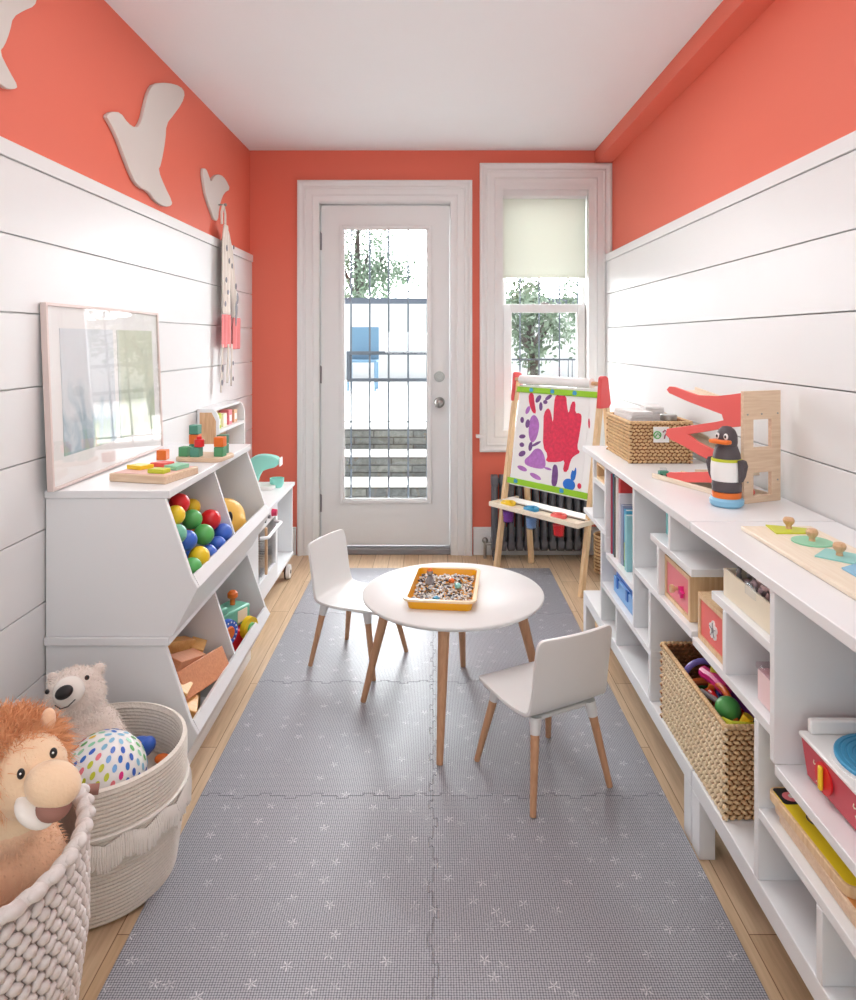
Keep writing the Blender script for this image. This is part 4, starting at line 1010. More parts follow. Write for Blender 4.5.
def woven_box(name, label, x0, x1, y0, y1, z0, z1, cell, mats, rows, wt=.012):
    cx, cy = (x0+x1)/2, (y0+y1)/2; t = thing(name, label, 'basket', (cx, cy, z0)); hx, hy, H = (x1-x0)/2, (y1-y0)/2, z1-z0
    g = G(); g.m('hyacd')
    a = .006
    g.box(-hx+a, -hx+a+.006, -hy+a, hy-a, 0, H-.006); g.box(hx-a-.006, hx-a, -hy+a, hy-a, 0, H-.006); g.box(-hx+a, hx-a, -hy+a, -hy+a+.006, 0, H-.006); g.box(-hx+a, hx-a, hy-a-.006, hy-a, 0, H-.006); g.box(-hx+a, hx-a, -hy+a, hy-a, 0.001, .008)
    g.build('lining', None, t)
    g = G(); q = random.Random(2); rh = H/rows
    for k in range(rows):
        z = rh*(k+.5)
        for side in range(6):
            if side in (0, 1): L_ = 2*hy; n = int(L_/cell)
            else: L_ = 2*hx; n = int(L_/cell)
            inner = side in (4, 5)
            if side == 5: n = int(2*hy/cell); L_ = 2*hy
            for j in range(n):
                u = -L_/2+L_*(j+.5+(.25 if k % 2 else -.25))/n
                if abs(u) > L_/2-cell*.2: continue
                sl = R(24 if k % 2 else -24)+q.uniform(-.15, .15); s_ = (cell*.62, .006, rh*.46)
                if side == 0: p, rz = (-hx+.004, u, z), PI/2
                elif side == 1: p, rz = (hx-.004, u, z), PI/2
                elif side == 2: p, rz = (u, -hy+.004, z), 0
                elif side == 3: p, rz = (u, hy-.004, z), 0
                elif side == 4: p, rz = (u, hy-.012, z), 0
                else: p, rz = (hx-.012, u, z), PI/2
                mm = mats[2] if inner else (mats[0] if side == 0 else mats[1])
                g.m(mm).ico(p, s_, (q.uniform(-.2, .2), sl, rz), 1)
    g.build('weave', None, t, angle=180)
    g = G(); g.m(mats[1]); 
    P4 = [(-hx+.004, -hy+.004), (hx-.004, -hy+.004), (hx-.004, hy-.004), (-hx+.004, hy-.004)]
    for i in range(4):
        a_, b_ = Vector(P4[i]), Vector(P4[(i+1) % 4]); n = int((b_-a_).length/(cell*.7)); ang = math.atan2(b_.y-a_.y, b_.x-a_.x)
        for j in range(n): c = a_.lerp(b_, (j+.5)/n); g.ico((c.x, c.y, H-.003), (cell*.62, .0072, .0065), (0, R(15), ang+R(14)), 1)
    g.build('rim', None, t, angle=180)
    return t
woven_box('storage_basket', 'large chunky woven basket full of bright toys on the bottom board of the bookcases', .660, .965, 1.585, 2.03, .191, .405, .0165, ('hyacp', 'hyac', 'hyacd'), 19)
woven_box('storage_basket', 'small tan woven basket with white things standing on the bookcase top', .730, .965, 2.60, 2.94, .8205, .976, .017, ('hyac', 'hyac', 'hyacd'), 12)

# bright toys in the big basket
q = random.Random(12)
def tube_toy(lb, pts_, r, m_, cat='toy', nm='toy_tube'):
    g = G(); g.m(m_); base = Vector(pts_[0]); g.tube([Vector(p)-base for p in pts_], r, 10); o = g.build(nm, None); o.location = base+Vector((-.022, 0, .032)) if 'strip' not in lb else base; tag(o, lb, cat, 'bright toys in the large basket')
def arc(c, r, a0, a1, axis='xz', n=12, tilt=0):
    out = []
    for k in range(n+1):
        a = R(a0+(a1-a0)*k/n); u, v = r*math.cos(a), r*math.sin(a)
        out.append((c[0]+(u if axis == 'xz' else tilt*v), c[1]+(u if axis == 'yz' else tilt*v), c[2]+v))
    return out
tube_toy('lilac curved plastic tube at the far end of the large basket', arc((.755, 1.90, .325), .052, 10, 170), .008, mat('lilac_plastic', (140, 130, 214), .3), nm='toy_arch')
tube_toy('lime plastic tube standing at the far end of the large basket', [(.74, 1.83, .30), (.75, 1.82, .36), (.752, 1.815, .405)], .009, 'lime')
tube_toy('red plastic hoop leaning on the near side of the lilac tube', arc((.74, 1.80, .29), .05, 20, 200, 'yz'), .008, 'red', nm='toy_hoop')
tube_toy('orange plastic hoop lying lengthwise in the middle of the large basket', arc((.735, 1.74, .285), .095, 0, 180, 'yz', 16, .1), .008, 'orange', nm='toy_hoop')
tube_toy('magenta rounded plastic bar near the middle of the large basket', [(.742, 1.86, .366), (.748, 1.80, .374), (.755, 1.75, .372)], .016, 'magenta', nm='toy_bar')
tube_toy('purple plastic bar next to the magenta one', [(.785, 1.80, .352), (.79, 1.74, .356), (.795, 1.69, .350)], .016, 'purple', nm='toy_bar')
tube_toy('long pink plastic bar along the wall side of the large basket', [(.825, 1.78, .345), (.832, 1.70, .355), (.836, 1.64, .35)], .013, 'pink', nm='toy_bar')
tube_toy('grey plastic rod stuck in the green toy ball', [(.712, 1.80, .345), (.735, 1.735, .348), (.755, 1.690, .350)], .007, 'grey', nm='toy_rod')
g = G(); g.m('green').ball((0, 0, 0), .030, n=18); o = g.build('toy_ball', None, angle=180); o.location = (.712, 1.690, .388); tag(o, 'green toy ball lying near the front end of the large basket', 'ball')
tube_toy('thick yellow plastic tube at the near corner of the large basket', [(.728, 1.640, .30), (.738, 1.625, .345), (.752, 1.618, .378)], .012, 'yellow')
tube_toy('yellow-green plastic strip along the near rim of the large basket', [(.678, 1.64, .388), (.69, 1.615, .392), (.73, 1.605, .394), (.77, 1.603, .392)], .009, 'lime', nm='toy_strip')
tube_toy('dark plum plastic bar behind the yellow tube', [(.81, 1.66, .352), (.84, 1.625, .36), (.885, 1.62, .35)], .012, 'purple', nm='toy_bar')
tube_toy('blue plastic tube behind the orange hoop', [(.87, 1.95, .33), (.875, 1.90, .35), (.88, 1.84, .345)], .009, 'blue')
tube_toy('red plastic bar beside the grey rod', [(.70, 1.77, .33), (.705, 1.71, .335), (.71, 1.665, .33)], .013, 'red', nm='toy_bar')
g = G(); q = random.Random(5); ms = ['red', 'purple', 'orange', 'blue', 'charcoal', 'magenta', 'green']
for k in range(70):
    g.m(ms[k % 7]); x, y, z = q.uniform(.70, .92), q.uniform(1.63, 1.98), q.uniform(.24, .345); d_ = Vector((q.gauss(0, 1), q.gauss(0, 1), q.gauss(0, .4))).normalized()*.032
    g.tube([Vector((x, y, z))-d_, (x, y, z+.004), Vector((x, y, z))+d_], .010, 8)
o = g.build('toy_pieces', None); tag(o, 'jumble of small bright toy pieces deep in the large basket', 'toys', kind='stuff')

# contents of the small basket: paper, jars, tag
B2 = (.8475, 2.77, .8205)
for j, (x, y, w_, d_, z, rz, lb) in enumerate(((.80, 2.80, .09, .20, .10, 5, 'stack of white paper sheets in the left half of the small basket'), (.895, 2.86, .08, .12, .11, -8, 'white paper bundle at the back of the small basket'))):
    g = G(); g.m('paper')
    for k in range(6): g.cb((0, 0, .012*k+.006), (w_-.004*(k % 3), d_-.006*(k % 2), .010), (0, 0, R((k % 3)-1)))
    g.box(-w_/2+.004, w_/2-.004, -d_/2+.004, d_/2-.004, -z+.012, .001); o = g.build('paper_stack', None); o.location = (x, y, .8305+z); o.rotation_euler = (0, 0, R(rz)); tag(o, lb, 'paper')
t = thing('glass_jar', 'lidded clear glass jar standing up out of the small basket', 'jar', (.895, 2.66, .835))
g = G(); g.m('clear').lathe([(0, 0), (.030, 0), (.033, .01), (.033, .125), (.027, .14), (.027, .150)], n=28); g.build('jar_glass', None, t)
g = G(); g.m('steel').lathe([(.029, .140), (.031, .142), (.031, .160), (.028, .163), (0, .163)], n=28); g.build('lid', None, t)
g = G(); g.m('cream').lathe([(0, .004), (.030, .004), (.031, .07), (0, .075)], n=20); g.build('contents', None, t)
t = thing('wood_lid_pot', 'small tan cup at the back of the small basket', 'cup', (.845, 2.90, .93)); t.name = 'small_cup'
g = G(); g.m('beech').lathe([(0, 0), (.012, 0), (.020, .05), (.017, .05), (.010, .006), (0, .006)], n=20); g.build('cup_body', None, t)
t = thing('basket_tag', 'clear hanging tag with green and maroon doodles on the near side of the small basket', 'tag', (.845, 2.5965, .90))
g = G(); g.m('white').box(-.028, .030, -.003, 0, .0, .058); g.build('card', None, t, bevel=.001)
g = G(); g.m('green').tube(arc((-.014, -.0045, .028), .013, 0, 360, 'xz', 14), .0022, 6); g.tube([(-.022, -.0045, .022), (-.012, -.0045, .034), (-.004, -.0045, .024)], .002, 6)
g.m(mat('maroon_ink', (130, 40, 80), .5)).tube([(.006, -.0045, .038), (.014, -.0045, .046), (.022, -.0045, .038), (.014, -.0045, .026), (.012, -.0045, .014)], .0024, 6); g.build('doodle', None, t)

# ball track toy
t = thing('ball_track', 'wooden ball-run toy with coral zigzag ramps standing on the bookcase top', 'toy', (.87, 1.975, .8205), math.atan2(.366, .931))
# local x = width direction, local y = length direction away from the end panel
zg = [(0.318, 1.119), (0.305, 1.13), (0.283, 1.13), (0.178, 1.111), (0.101, 1.114), (0.043, 1.123), (-0.002, 1.131), (-0.002, 1.037), (0.065, 1.024), (0.139, 1.005), (0.219, 0.986), (0.178, 0.968), (0.116, 0.954), (0.05, .925), (.05, .895), (0.124, 0.918), (0.178, 0.930), (0.244, 0.948), (0.296, 0.958), (0.323, 0.972), (0.316, 0.992), (0.261, 1.004), (0.178, 1.021), (0.101, 1.038), (0.072, 1.046), (0.079, 1.062), (0.139, 1.073), (0.219, 1.088), (0.305, 1.108)]
zl = [(.02, .905), (.219, .868), (.305, .853), (.32, .845), (.314, .836), (.244, .832), (.02, .872)]
for x in (.004,):
    g = G(); g.m('coralp').px([(a, b-.8205) for a, b in zg], x, x+.010); g.build('side_plate', None, t, bevel=.0015)
    g = G(); g.m('coralp').px([(a, b-.8205) for a, b in zl], x, x+.010); g.build('low_side_plate', None, t, bevel=.0015)
for (y0, z0, y1, z1) in ((.30, 1.116, .10, 1.078), (.09, 1.042, .30, .985), (.30, .975, .06, .912), (.04, .89, .30, .846)):
    g = G(); g.m('beechy').px([(y0, z0-.8205-.006), (y1, z1-.8205-.006), (y1, z1-.8205), (y0, z0-.8205)], .014, .104); g.px([(y0, z0-.8205-.006), (y1, z1-.8205-.006), (y1, z1-.8205+.010), (y0, z0-.8205+.010)], .104, .110); g.build('ramp', None, t)
g = G(); g.m('beechy').box(0, .125, .0, .385, 0, .007); g.build('base_board', None, t, bevel=.0015)
g = G(); g.m('beechy').box(.0, .006, .02, .385, .007, .016); g.box(.119, .125, .02, .385, .007, .016); g.build('base_rail', None, t)
g = G(); g.m('beechx')
for b_ in ((-.004, .030, 0, .315), (.098, .132, 0, .315), (.030, .098, 0, .018), (.030, .098, .085, .155), (.030, .098, .235, .315)): g.box(b_[0], b_[1], -.014, -.002, b_[2], b_[3])
bmesh.ops.remove_doubles(g.bm, verts=g.bm.verts, dist=1e-5); g.build('end_panel', None, t)
for x, z in ((.008, .25), (.12, .25), (.008, .06), (.12, .06), (.06, .25)): g = G(); g.m('steel').cyl((x, -.0145, z), (x, -.016, z), .0025, n=10); g.build('screw', None, t)
g = G(); g.m('red').ball((0, 0, 0), .013, n=12); o = g.build('toy_car', None); o.location = (.87+.05*.931, 1.975+.05*.366+.03, .8405); o.name = 'small_red_ball'; tag(o, 'small red ball in the lower window of the ball-run end panel', 'ball')
t = thing('small_toy_car', 'tiny grey-green toy car at the far end of the ball-run base', 'toy', (.765, 2.325, .828)); 
g = G(); g.m('teal').pz(rr(.016, .011, .005), .004, .018); g.build('body', None, t, bevel=.002); g = G(); g.m('clear').pz(rr(.010, .009, .004), .018, .027); g.build('cabin', None, t)
for x in (-.010, .010):
    for y in (-.011, .011): g = G(); g.m('black').cyl((x, y-.002, .004), (x, y+.002, .004), .005, n=12); g.build('wheel', None, t)

# stacking penguin
t = thing('stacking_penguin', 'wooden stacking penguin toy on a pale blue base on the bookcase top', 'toy', (.816, 1.945, .8205), R(-55)); P = t; t.scale = (.84, .84, 1.0)
g = G(); g.m('sky').lathe([(0, 0), (.046, 0), (.053, .006), (.054, .018), (.048, .024), (0, .024)], n=36); g.build('base', None, P)
g = G(); g.m('orange').lathe([(0, .024), (.045, .024), (.046, .030), (.046, .040), (0, .041)], n=36); g.build('feet_ring', None, P)
g = G(); g.m('charcoal').lathe([(0, .041), (.046, .042), (.047, .060), (.045, .070), (0, .070)], n=36); g.build('lower_ring', None, P)
g = G(); g.m('white').lathe([(0, .070), (.047, .071), (.050, .085), (.050, .112), (.048, .124), (0, .125)], n=36); g.build('belly', None, P)
g = G(); g.m('lime').lathe([(0, .122), (.0485, .1245), (.048, .130), (.044, .132), (0, .132)], n=36); g.build('collar', None, P)
g = G(); g.m('charcoal').lathe([(0, .130), (.044, .131), (.042, .145), (.036, .160), (.034, .165), (0, .165)], n=36); g.lathe([(0, .163), (.031, .163), (.034, .175), (.033, .195), (.026, .210), (.014, .219), (0, .221)], n=36); g.build('head', None, P)
g = G(); g.m('orange').py([(-.034, .174), (.034, .174), (.034, .185), (-.034, .185)], -.052, -.022); g.build('beak', None, P, bevel=.004)
for x in (-.014, .016): g = G(); g.m('white').ball((x, -.030, .194), (.008, .004, .009), n=12); g.m('black').ball((x, -.034, .194), (.0035, .002, .0045), n=10); g.build('eye', None, P)
for s_ in (-1, 1):
    g = G(); g.m('charcoal').py([(s_*.046, .132), (s_*.062, .130), (s_*.068, .115), (s_*.060, .085), (s_*.050, .068), (s_*.049, .10)], -.016, .016); g.build('wing', None, P, bevel=.004)

# knobbed puzzle on the near bookcase top
t = thing('knob_puzzle', 'long pale wooden shape puzzle with knobbed pieces on the near bookcase top', 'puzzle', (.744, 1.145, .8205))
g = G(); g.m('beechy').box(0, .170, 0, .548, 0, .010); g.build('board', None, t, bevel=.002)
def piece(mt, pts_, c, mname='puzzle_piece'):
    o = G(); o.m(mt).pz(pts_, .010, .0135); o = o.build(mname, None, t, bevel=.0008)
    g = G(); g.m('beech').lathe([(0, .0135), (.007, .0135), (.006, .020), (.012, .028), (.013, .034), (.010, .039), (0, .040)], (c[0], c[1], 0), 20); g.build('knob', None, o)
def ring(c, r, n, a0=0, sx=1): return [(c[0]+r*sx*math.cos(R(a0)+2*PI*k/n), c[1]+r*math.sin(R(a0)+2*PI*k/n)) for k in range(n)]
piece('lime', [(.055, .545), (.052, .46), (.145, .500)] if False else [(.06, .548), (.05, .475), (.13, .475), (.145, .515)], (.098, .512))
piece('seaf', ring((.098, .410), .042, 30), (.098, .410))
piece('lteal', ring((.098, .305), .052, 4, 0), (.098, .305))
piece('sky', ring((.098, .205), .047, 6, 30), (.098, .205))
piece('blue', ring((.098, .10), .046, 5, 18), (.098, .10))

# latch boxes
def latch_box(label, y0, y1, x0, z0, h, dep, door_m, knob):
    t = thing('wooden_box', label, 'box', (x0, y0, z0)); W_ = y1-y0; b = .012
    g = G(); g.m('pine'); g.box(0, dep, 0, b, 0, h); g.box(0, dep, W_-b, W_, 0, h); g.box(0, dep, b, W_-b, 0, b); g.box(0, dep, b, W_-b, h-b, h); g.box(dep-b, dep, b, W_-b, b, h-b)
    bmesh.ops.remove_doubles(g.bm, verts=g.bm.verts, dist=1e-5); g.build('body', None, t)
    g = G(); g.m(door_m).box(.003, .010, b+.001, W_-b-.001, b+.001, h-b-.001); dr = g.build('door', None, t, bevel=.001)
    if knob:
        g = G(); g.m('beech').lathe([(0, 0), (.005, 0), (.005, .012), (.011, .018), (.011, .026), (0, .028)], n=18); o = g.build('knob', None, dr); o.rotation_euler = (0, R(-90), 0); o.location = (.003, W_*.42, h*.5)
        g = G(); g.m('magenta'); st = [((.017 if k % 2 else .008)*math.cos(k*PI/5)+W_*.30, (.017 if k % 2 else .008)*math.sin(k*PI/5)+h*.5) for k in range(10)]; g.px(st, -.006, .003); g.build('star', None, dr)
    else:
        g = G(); g.m('white')
        for k in range(5): a = k*2*PI/5+.3; g.cyl((.0, W_*.42+.014*math.cos(a), h*.48+.014*math.sin(a)), (.003, W_*.42+.014*math.cos(a), h*.48+.014*math.sin(a)), .009, n=16)
        g.m('grey').cyl((-.001, W_*.42, h*.48), (.003, W_*.42, h*.48), .006, n=14)
        for k in range(5): a = k*2*PI/5+.3; g.tube([(-.0008, W_*.42, h*.48), (-.0008, W_*.42+.018*math.cos(a), h*.48+.018*math.sin(a))], .001, 5)
        g.build('flower', None, dr)
    return t
latch_box('wooden box with a pink door and knob on the middle shelf of the far bookcase', 1.832, 2.03, .672, .541, .118, .23, 'pink', True)
latch_box('wooden box with a red panel and white flower beside the pink-doored box', 1.605, 1.765, .668, .531, .115, .19, 'coralp', False)
# clear bin of pieces
t = thing('plastic_bin', 'white-fronted clear bin of mauve pieces on the upper shelf of the near bookcase', 'box', (.672, 1.375, .691))
g = G(); g.m('cream').box(0, .006, 0, .245, 0, .062); g.box(.006, .22, .239, .245, 0, .062); g.box(.006, .22, 0, .006, 0, .062); g.box(.214, .22, .006, .239, 0, .062); g.box(.006, .214, .006, .239, 0, .004); g.build('bin_body', None, t, bevel=.001)
g = G(); g.m('clear').box(-.002, .002, .08, .13, .046, .072); g.build('clip', None, t, bevel=.001)
g = G(); q = random.Random(6)
for k in range(260): g.m(('mauvep', 'grey', 'lpink')[k % 3]); g.ico((q.uniform(.016, .20), q.uniform(.018, .226), q.uniform(.03, .072)), (.010, .006, .006), (q.uniform(0, 3), q.uniform(0, 3), q.uniform(0, 3)), 1)
o = g.build('plastic_pieces', None, angle=60); o.location = (.672, 1.375, .691); tag(o, 'mauve and grey plastic pieces inside the clear bin', 'toys', kind='stuff')
t = thing('pink_box', 'translucent pale pink box under the upper shelf of the near bookcase', 'box', (.676, 1.366, .531))
g = G(); g.m('lpink').box(0, .17, 0, .095, 0, .066); g.build('box_body', None, t, bevel=.004); g = G(); g.m('mauve').box(-.002, .172, -.002, .097, .066, .078); g.build('lid', None, t, bevel=.002)
# teal book with red top
t = thing('toy_tin', 'teal box with a red lid behind the upright on the far bookcase', 'box', (.70, 2.0, .698)); t.name = 'teal_box'
g = G(); g.m(mat('teal_print', (110, 196, 200), .5, .1, 30)).box(0, .12, 0, .105, 0, .078); g.build('box_body', None, t, bevel=.002); g = G(); g.m('red').box(-.002, .122, -.002, .107, .078, .090); g.build('lid', None, t, bevel=.002)
# magazines and books
bk = [(.005, .300, (206, 60, 90), 'thin book with a pink and blue spine, leaning at the far end of the row'), (.006, .302, (40, 130, 160), 'thin blue-spined book second from the far end of the row'), (.008, .300, (240, 240, 240), 'white-spined book third from the far end of the row'), (.006, .296, (90, 90, 80), 'dark-spined magazine fourth from the far end'),
      (.012, .298, (236, 236, 232), 'thick white-spined magazine in the middle of the row'), (.014, .300, (226, 70, 70), 'magazine with a red patch near the middle of the row'), (.010, .250, (226, 226, 232), 'pale lilac-spined book beside the red one'), (.012, .215, (150, 160, 190), 'short grey-blue book near the upright'),
      (.018, .205, (70, 170, 210), 'short blue and green picture book second from the near end'), (.014, .195, (150, 206, 214), 'short pale teal picture book at the near end of the row')]
yy = 2.648; lean = -4
for k, (th, h, c, lb) in enumerate(bk):
    th *= 1.9; yy -= th+.002
    t = thing('picture_book', lb, 'book', (.672+.004*(k % 3), yy, .4745), 0, 'books and magazines on the far bookcase'); cm = mat('cover_%d' % k if False else 'book_cover', c, .4, .15, 18)
    dp = .20+.01*(k % 2)
    g = G(); g.m(cm).box(0, dp, 0, .0012, 0, h); g.box(0, dp, th-.0012, th, 0, h); g.box(0, .0015, .0012, th-.0012, 0, h)
    bmesh.ops.remove_doubles(g.bm, verts=g.bm.verts, dist=1e-6); g.build('cover', None, t)
    g = G(); g.m('paper').box(.0015, dp-.004, .0014, th-.0014, .003, h-.003); g.build('pages', None, t)
    if k in (5,):
        g = G(); g.m('red').box(-.0006, -.0001, .002, th-.002, h*.78, h*.96); g.build('spine_patch', None, t)
    if k in (8,):
        g = G(); g.m('lime').box(-.0006, -.0001, .001, th-.001, h*.12, h*.42); g.m('green').box(-.0007, -.0002, .001, th-.001, .0, h*.12); g.build('spine_patch', None, t)
# blue case
t = thing('blue_case', 'blue plastic carry case with a light blue front on the shelf under the books', 'case', (.675, 2.36, .343))
g = G(); g.m('bluec').box(.01, .20, 0, .26, 0, .075); g.build('case_body', None, t, bevel=.006); g = G(); g.m('lbluec').box(0, .012, .005, .255, .002, .060); g.build('front', None, t, bevel=.003)
for y in (.06, .19): g = G(); g.m('bluec').box(-.004, .004, y, y+.022, .030, .065); g.build('latch', None, t, bevel=.001)
t = thing('mint_tub', 'pale mint tub low between the uprights at the far end of the far bookcase', 'tub', (.80, 2.60, .191)); g = G(); g.m('seaf').lathe([(0, 0), (.055, 0), (.065, .10), (.060, .10), (.050, .006), (0, .006)], n=32); g.build('tub_body', None, t); g = G(); g.m('white').lathe([(.058, .098), (.067, .098), (.067, .106), (0, .108)], n=32); g.build('lid', None, t)
# wooden crate + bits on the small far shelf
t = thing('wooden_crate', 'small open wooden frame box on the topmost small shelf of the far bookcase', 'box', (.664, 2.69, .7205))
g = G(); g.m('pine'); W_, h, dp, b = .15, .066, .16, .010
g.box(0, dp, 0, b, 0, h); g.box(0, dp, W_-b, W_, 0, h); g.box(0, dp, b, W_-b, 0, b); g.box(0, dp, b, W_-b, h-b, h); bmesh.ops.remove_doubles(g.bm, verts=g.bm.verts, dist=1e-5); g.build('frame', None, t)
g = G(); g.m('blockw').box(dp-.006, dp, b, W_-b, b, h-b); g.build('back', None, t)
# board puzzles
def puz(label, loc, rz, lx, ly, h, body, top, deco):
    t = thing('board_puzzle', label, 'puzzle', loc, R(rz)); P_ = [(x+lx/2, y+ly/2) for x, y in rr(lx/2, ly/2, .018)]
    g = G(); g.m(body).pz(P_, 0, h); g.build('board', None, t, bevel=.002)
    P2 = [(x+lx/2, y+ly/2) for x, y in rr(lx/2-.006, ly/2-.006, .014)]
    g = G(); g.m(top).pz(P2, h, h+.0008); tp = g.build('picture', None, t)
    if deco:
        z = h+.0010
        def pp(nm, *a): gg = G(); [gg.m(m_).pz(p_, z0_, z1_) for m_, p_, z0_, z1_ in a]; gg.build(nm, None, tp)
        g = G(); g.m('black').pz([(x+.035, y+ly-.032) for x, y in rr(.028, .024, .006)], z, z+.0006); g.m('pink').pz(ring((.030, ly-.035), .014, 18, 0, 1.1), z+.0007, z+.0012); g.m('white').pz(ring((.032, ly-.034), .006, 12), z+.0013, z+.0016)
        g.m('charcoal').tube(arc_xy((.05, ly*.62), .022, 20, 300, z), .0014, 5); g.m('puzo').pz(ring((.07, ly*.48), .018, 5, 20), z, z+.0005)
        g.m('sky').pz(ring((.055, .055), .018, 20), z, z+.0006); g.m('purple').pz(ring((.055, .055), .012, 20), z+.0007, z+.0010); g.m('green').pz(ring((.078, .030), .018, 7, 10), z, z+.0005); g.m('white').pz(ring((.10, .12), .012, 20), z, z+.0005)
        g.m('puzo').pz(ring((.12, .19), .022, 14), z, z+.0005)
        g.build('printed_shapes', None, tp)
    return t
def arc_xy(c, r, a0, a1, z, n=12): return [(c[0]+r*math.cos(R(a0+(a1-a0)*k/n)), c[1]+r*math.sin(R(a0+(a1-a0)*k/n)), z) for k in range(n+1)]
puz('bottom board puzzle of the stack, its blue and green edge showing', (.676, 1.10, .3375), 0, .24, .28, .015, 'beechx', 'sky', False)
puz('orange-brown wooden board puzzle in the middle of the stack', (.670, 1.105, .3530), -.5, .26, .285, .017, 'beechx', 'puzo', False)
puz('yellow picture board puzzle lying topmost on the stack', (.672, 1.135, .3710), 1.5, .27, .262, .018, 'pine', 'puzy', True)
# toy record player
t = thing('toy_record_player', 'toy record player with a red front, white deck and blue disc on the near bookcase', 'toy', (.685, .98, .4655))
L_ = .325; D_ = .29
g = G(); g.m('recred').prism([(0, .004), (.0, .078), (D_, .078), (D_, .004)], lambda p: (p[0]+(.012 if p[0] == 0 and p[1] < .01 else 0), 0, p[1]), lambda p: (p[0]+(.012 if p[0] == 0 and p[1] < .01 else 0), L_, p[1])); g.build('case', None, t, bevel=.003)
g = G(); g.m('white').box(-.003, D_+.003, -.003, L_+.003, .078, .086); g.build('deck', None, t, bevel=.003)
g = G(); g.m('white').box(.012, D_, L_-.014, L_, .086, .112); g.build('back_ledge', None, t, bevel=.004, seg=3)
g = G(); g.m('white').lathe([(0, .086), (.094, .086), (.094, .089), (0, .089)], (.100, .215, 0), 48); g.build('turntable', None, t)
g = G(); g.m('recblue'); pr_ = [(0, .0895), (.088, .0895), (.088, .094)]
for k in range(7): r = .086-.010*k; pr_ += [(r, .0955), (r-.006, .0955), (r-.007, .0942), (r-.009, .0942)]
g.lathe(pr_+[(.012, .0955), (0, .0955)], (.100, .215, 0), 56); g.build('record', None, t, angle=20)
g = G(); g.m('red'); g.lathe([(0, 0), (.026, 0), (.026, .003), (0, .003)], n=28); o = g.build('knob_recess', None, t); o.rotation_euler = (0, R(-90), 0); o.location = (.003, .25, .044)
g = G(); g.m('yellow').box(-.008, -.001, .245, .255, .024, .066); g.build('knob', None, t, bevel=.003)
g = G(); g.m('cream')
for yc in (.285, .165, .10): 
    for k in range(3): g.tube([(.0035, yc-.02+.005*k+.012*math.cos(a*.7+k), .022+.017*k+.007*math.sin(a*.9)) for a in range(8)], .0011, 5)
g.build('line_drawing', None, t)

# wicker basket behind the bookcase end
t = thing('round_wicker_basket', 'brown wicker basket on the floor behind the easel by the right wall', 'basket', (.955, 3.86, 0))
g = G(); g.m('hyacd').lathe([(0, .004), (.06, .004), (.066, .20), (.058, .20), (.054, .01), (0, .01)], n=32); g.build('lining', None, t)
g = G(); g.m('hyac')
for k in range(11):
    for j in range(26): a = 2*PI*(j+.5*(k % 2))/26; g.ico((.065*math.cos(a), .065*math.sin(a), .012+k*.019), (.010, .0045, .009), (0, R(25 if k % 2 else -25), a+PI/2), 1)
g.build('weave', None, t, angle=180)

# ------------------------------------------------------------------ radiator
t = thing('radiator', 'dark grey cast-iron column radiator under the window behind the easel', 'radiator', (.36, 4.105, 0))
for k in range(12):
    x = k*.048; g = G(); g.m('iron')
    for y in (-.034, .034): g.tube([(x, y, .075), (x, y, .44)], .017, 12)
    g.px(smooth_poly([(-.052, .05), (.052, .05), (.052, .11), (.034, .12), (-.034, .12), (-.052, .11)]), x-.019, x+.019); g.px(smooth_poly([(-.052, .42), (.052, .42), (.052, .47), (.03, .49), (-.03, .49), (-.052, .47)]), x-.019, x+.019)
    g.build('section', None, t, bevel=.004)
for x in (0, 11*.048):
    for y in (-.035, .035): g = G(); g.m('iron').cyl((x, y, 0), (x, y, .055), .013, .010, 12); g.build('foot', None, t)
for z in (.085, .455): g = G(); g.m('iron').cyl((-.02, 0, z), (11*.048+.02, 0, z), .015, n=14); g.build('manifold', None, t)
g = G(); g.m('steel').cyl((-.055, 0, .0), (-.055, 0, .10), .009, n=12); g.cyl((-.055, 0, .085), (-.02, 0, .085), .009, n=12); g.ball((-.055, 0, .105), .018, n=10); g.build('valve', None, t)

# ------------------------------------------------------------------ easel
wv = Vector((.637, -.771, 0)); nv = Vector((.771, .637, 0)); O = Vector((.351, 3.955, 0))
t = thing('art_easel', 'wooden childrens standing easel with red corner joints by the window', 'easel', tuple(O), math.atan2(-.771, .637)); W_ = .62
# local x along width, local y = backwards
def E_(x, y, z): return Vector((x, y, z))
lean = .17/1.07
def beam(nm, a, b, wd, th, m_='beechy', par=None):
    a, b = Vector(a), Vector(b); d_ = (b-a).normalized(); s_ = Vector((1, 0, 0)) if abs(d_.x) < .9 else Vector((0, 1, 0)); s_ = (s_-d_*s_.dot(d_)).normalized(); u = d_.cross(s_)
    g = G(); g.m(m_); P_ = []
    for p in (a, b): P_ += [p-s_*wd/2-u*th/2, p+s_*wd/2-u*th/2, p+s_*wd/2+u*th/2, p-s_*wd/2+u*th/2]
    g.hexa(P_); return g.build(nm, None, par or t, bevel=.002)
for x in (.012, W_-.012):
    beam('leg', (x, 0, 0), (x, .165, 1.04), .024, .030, 'pine'); beam('leg', (x, .30, 0) if x > .3 else (.088, .205, 0), (x, .195, 1.02), .024, .028, 'pine')
JR = mat('joint_red', (228, 84, 84), .4)
for x in (-.004, W_-.020): g = G(); g.m(JR).px([(.13, .93), (.16, .93), (.205, .93), (.225, .95), (.20, 1.085), (.185, 1.095), (.155, 1.095), (.145, 1.085)], x, x+.024); g.build('corner_joint', mat('joint_red', (226, 78, 80), .4), t, bevel=.004) if False else g.build('corner_joint', None, t, bevel=.004)
g = G(); g.m('beech').cyl((.02, .150, 1.055), (W_-.02, .150, 1.055), .010, n=16); g.build('paper_dowel', None, t)
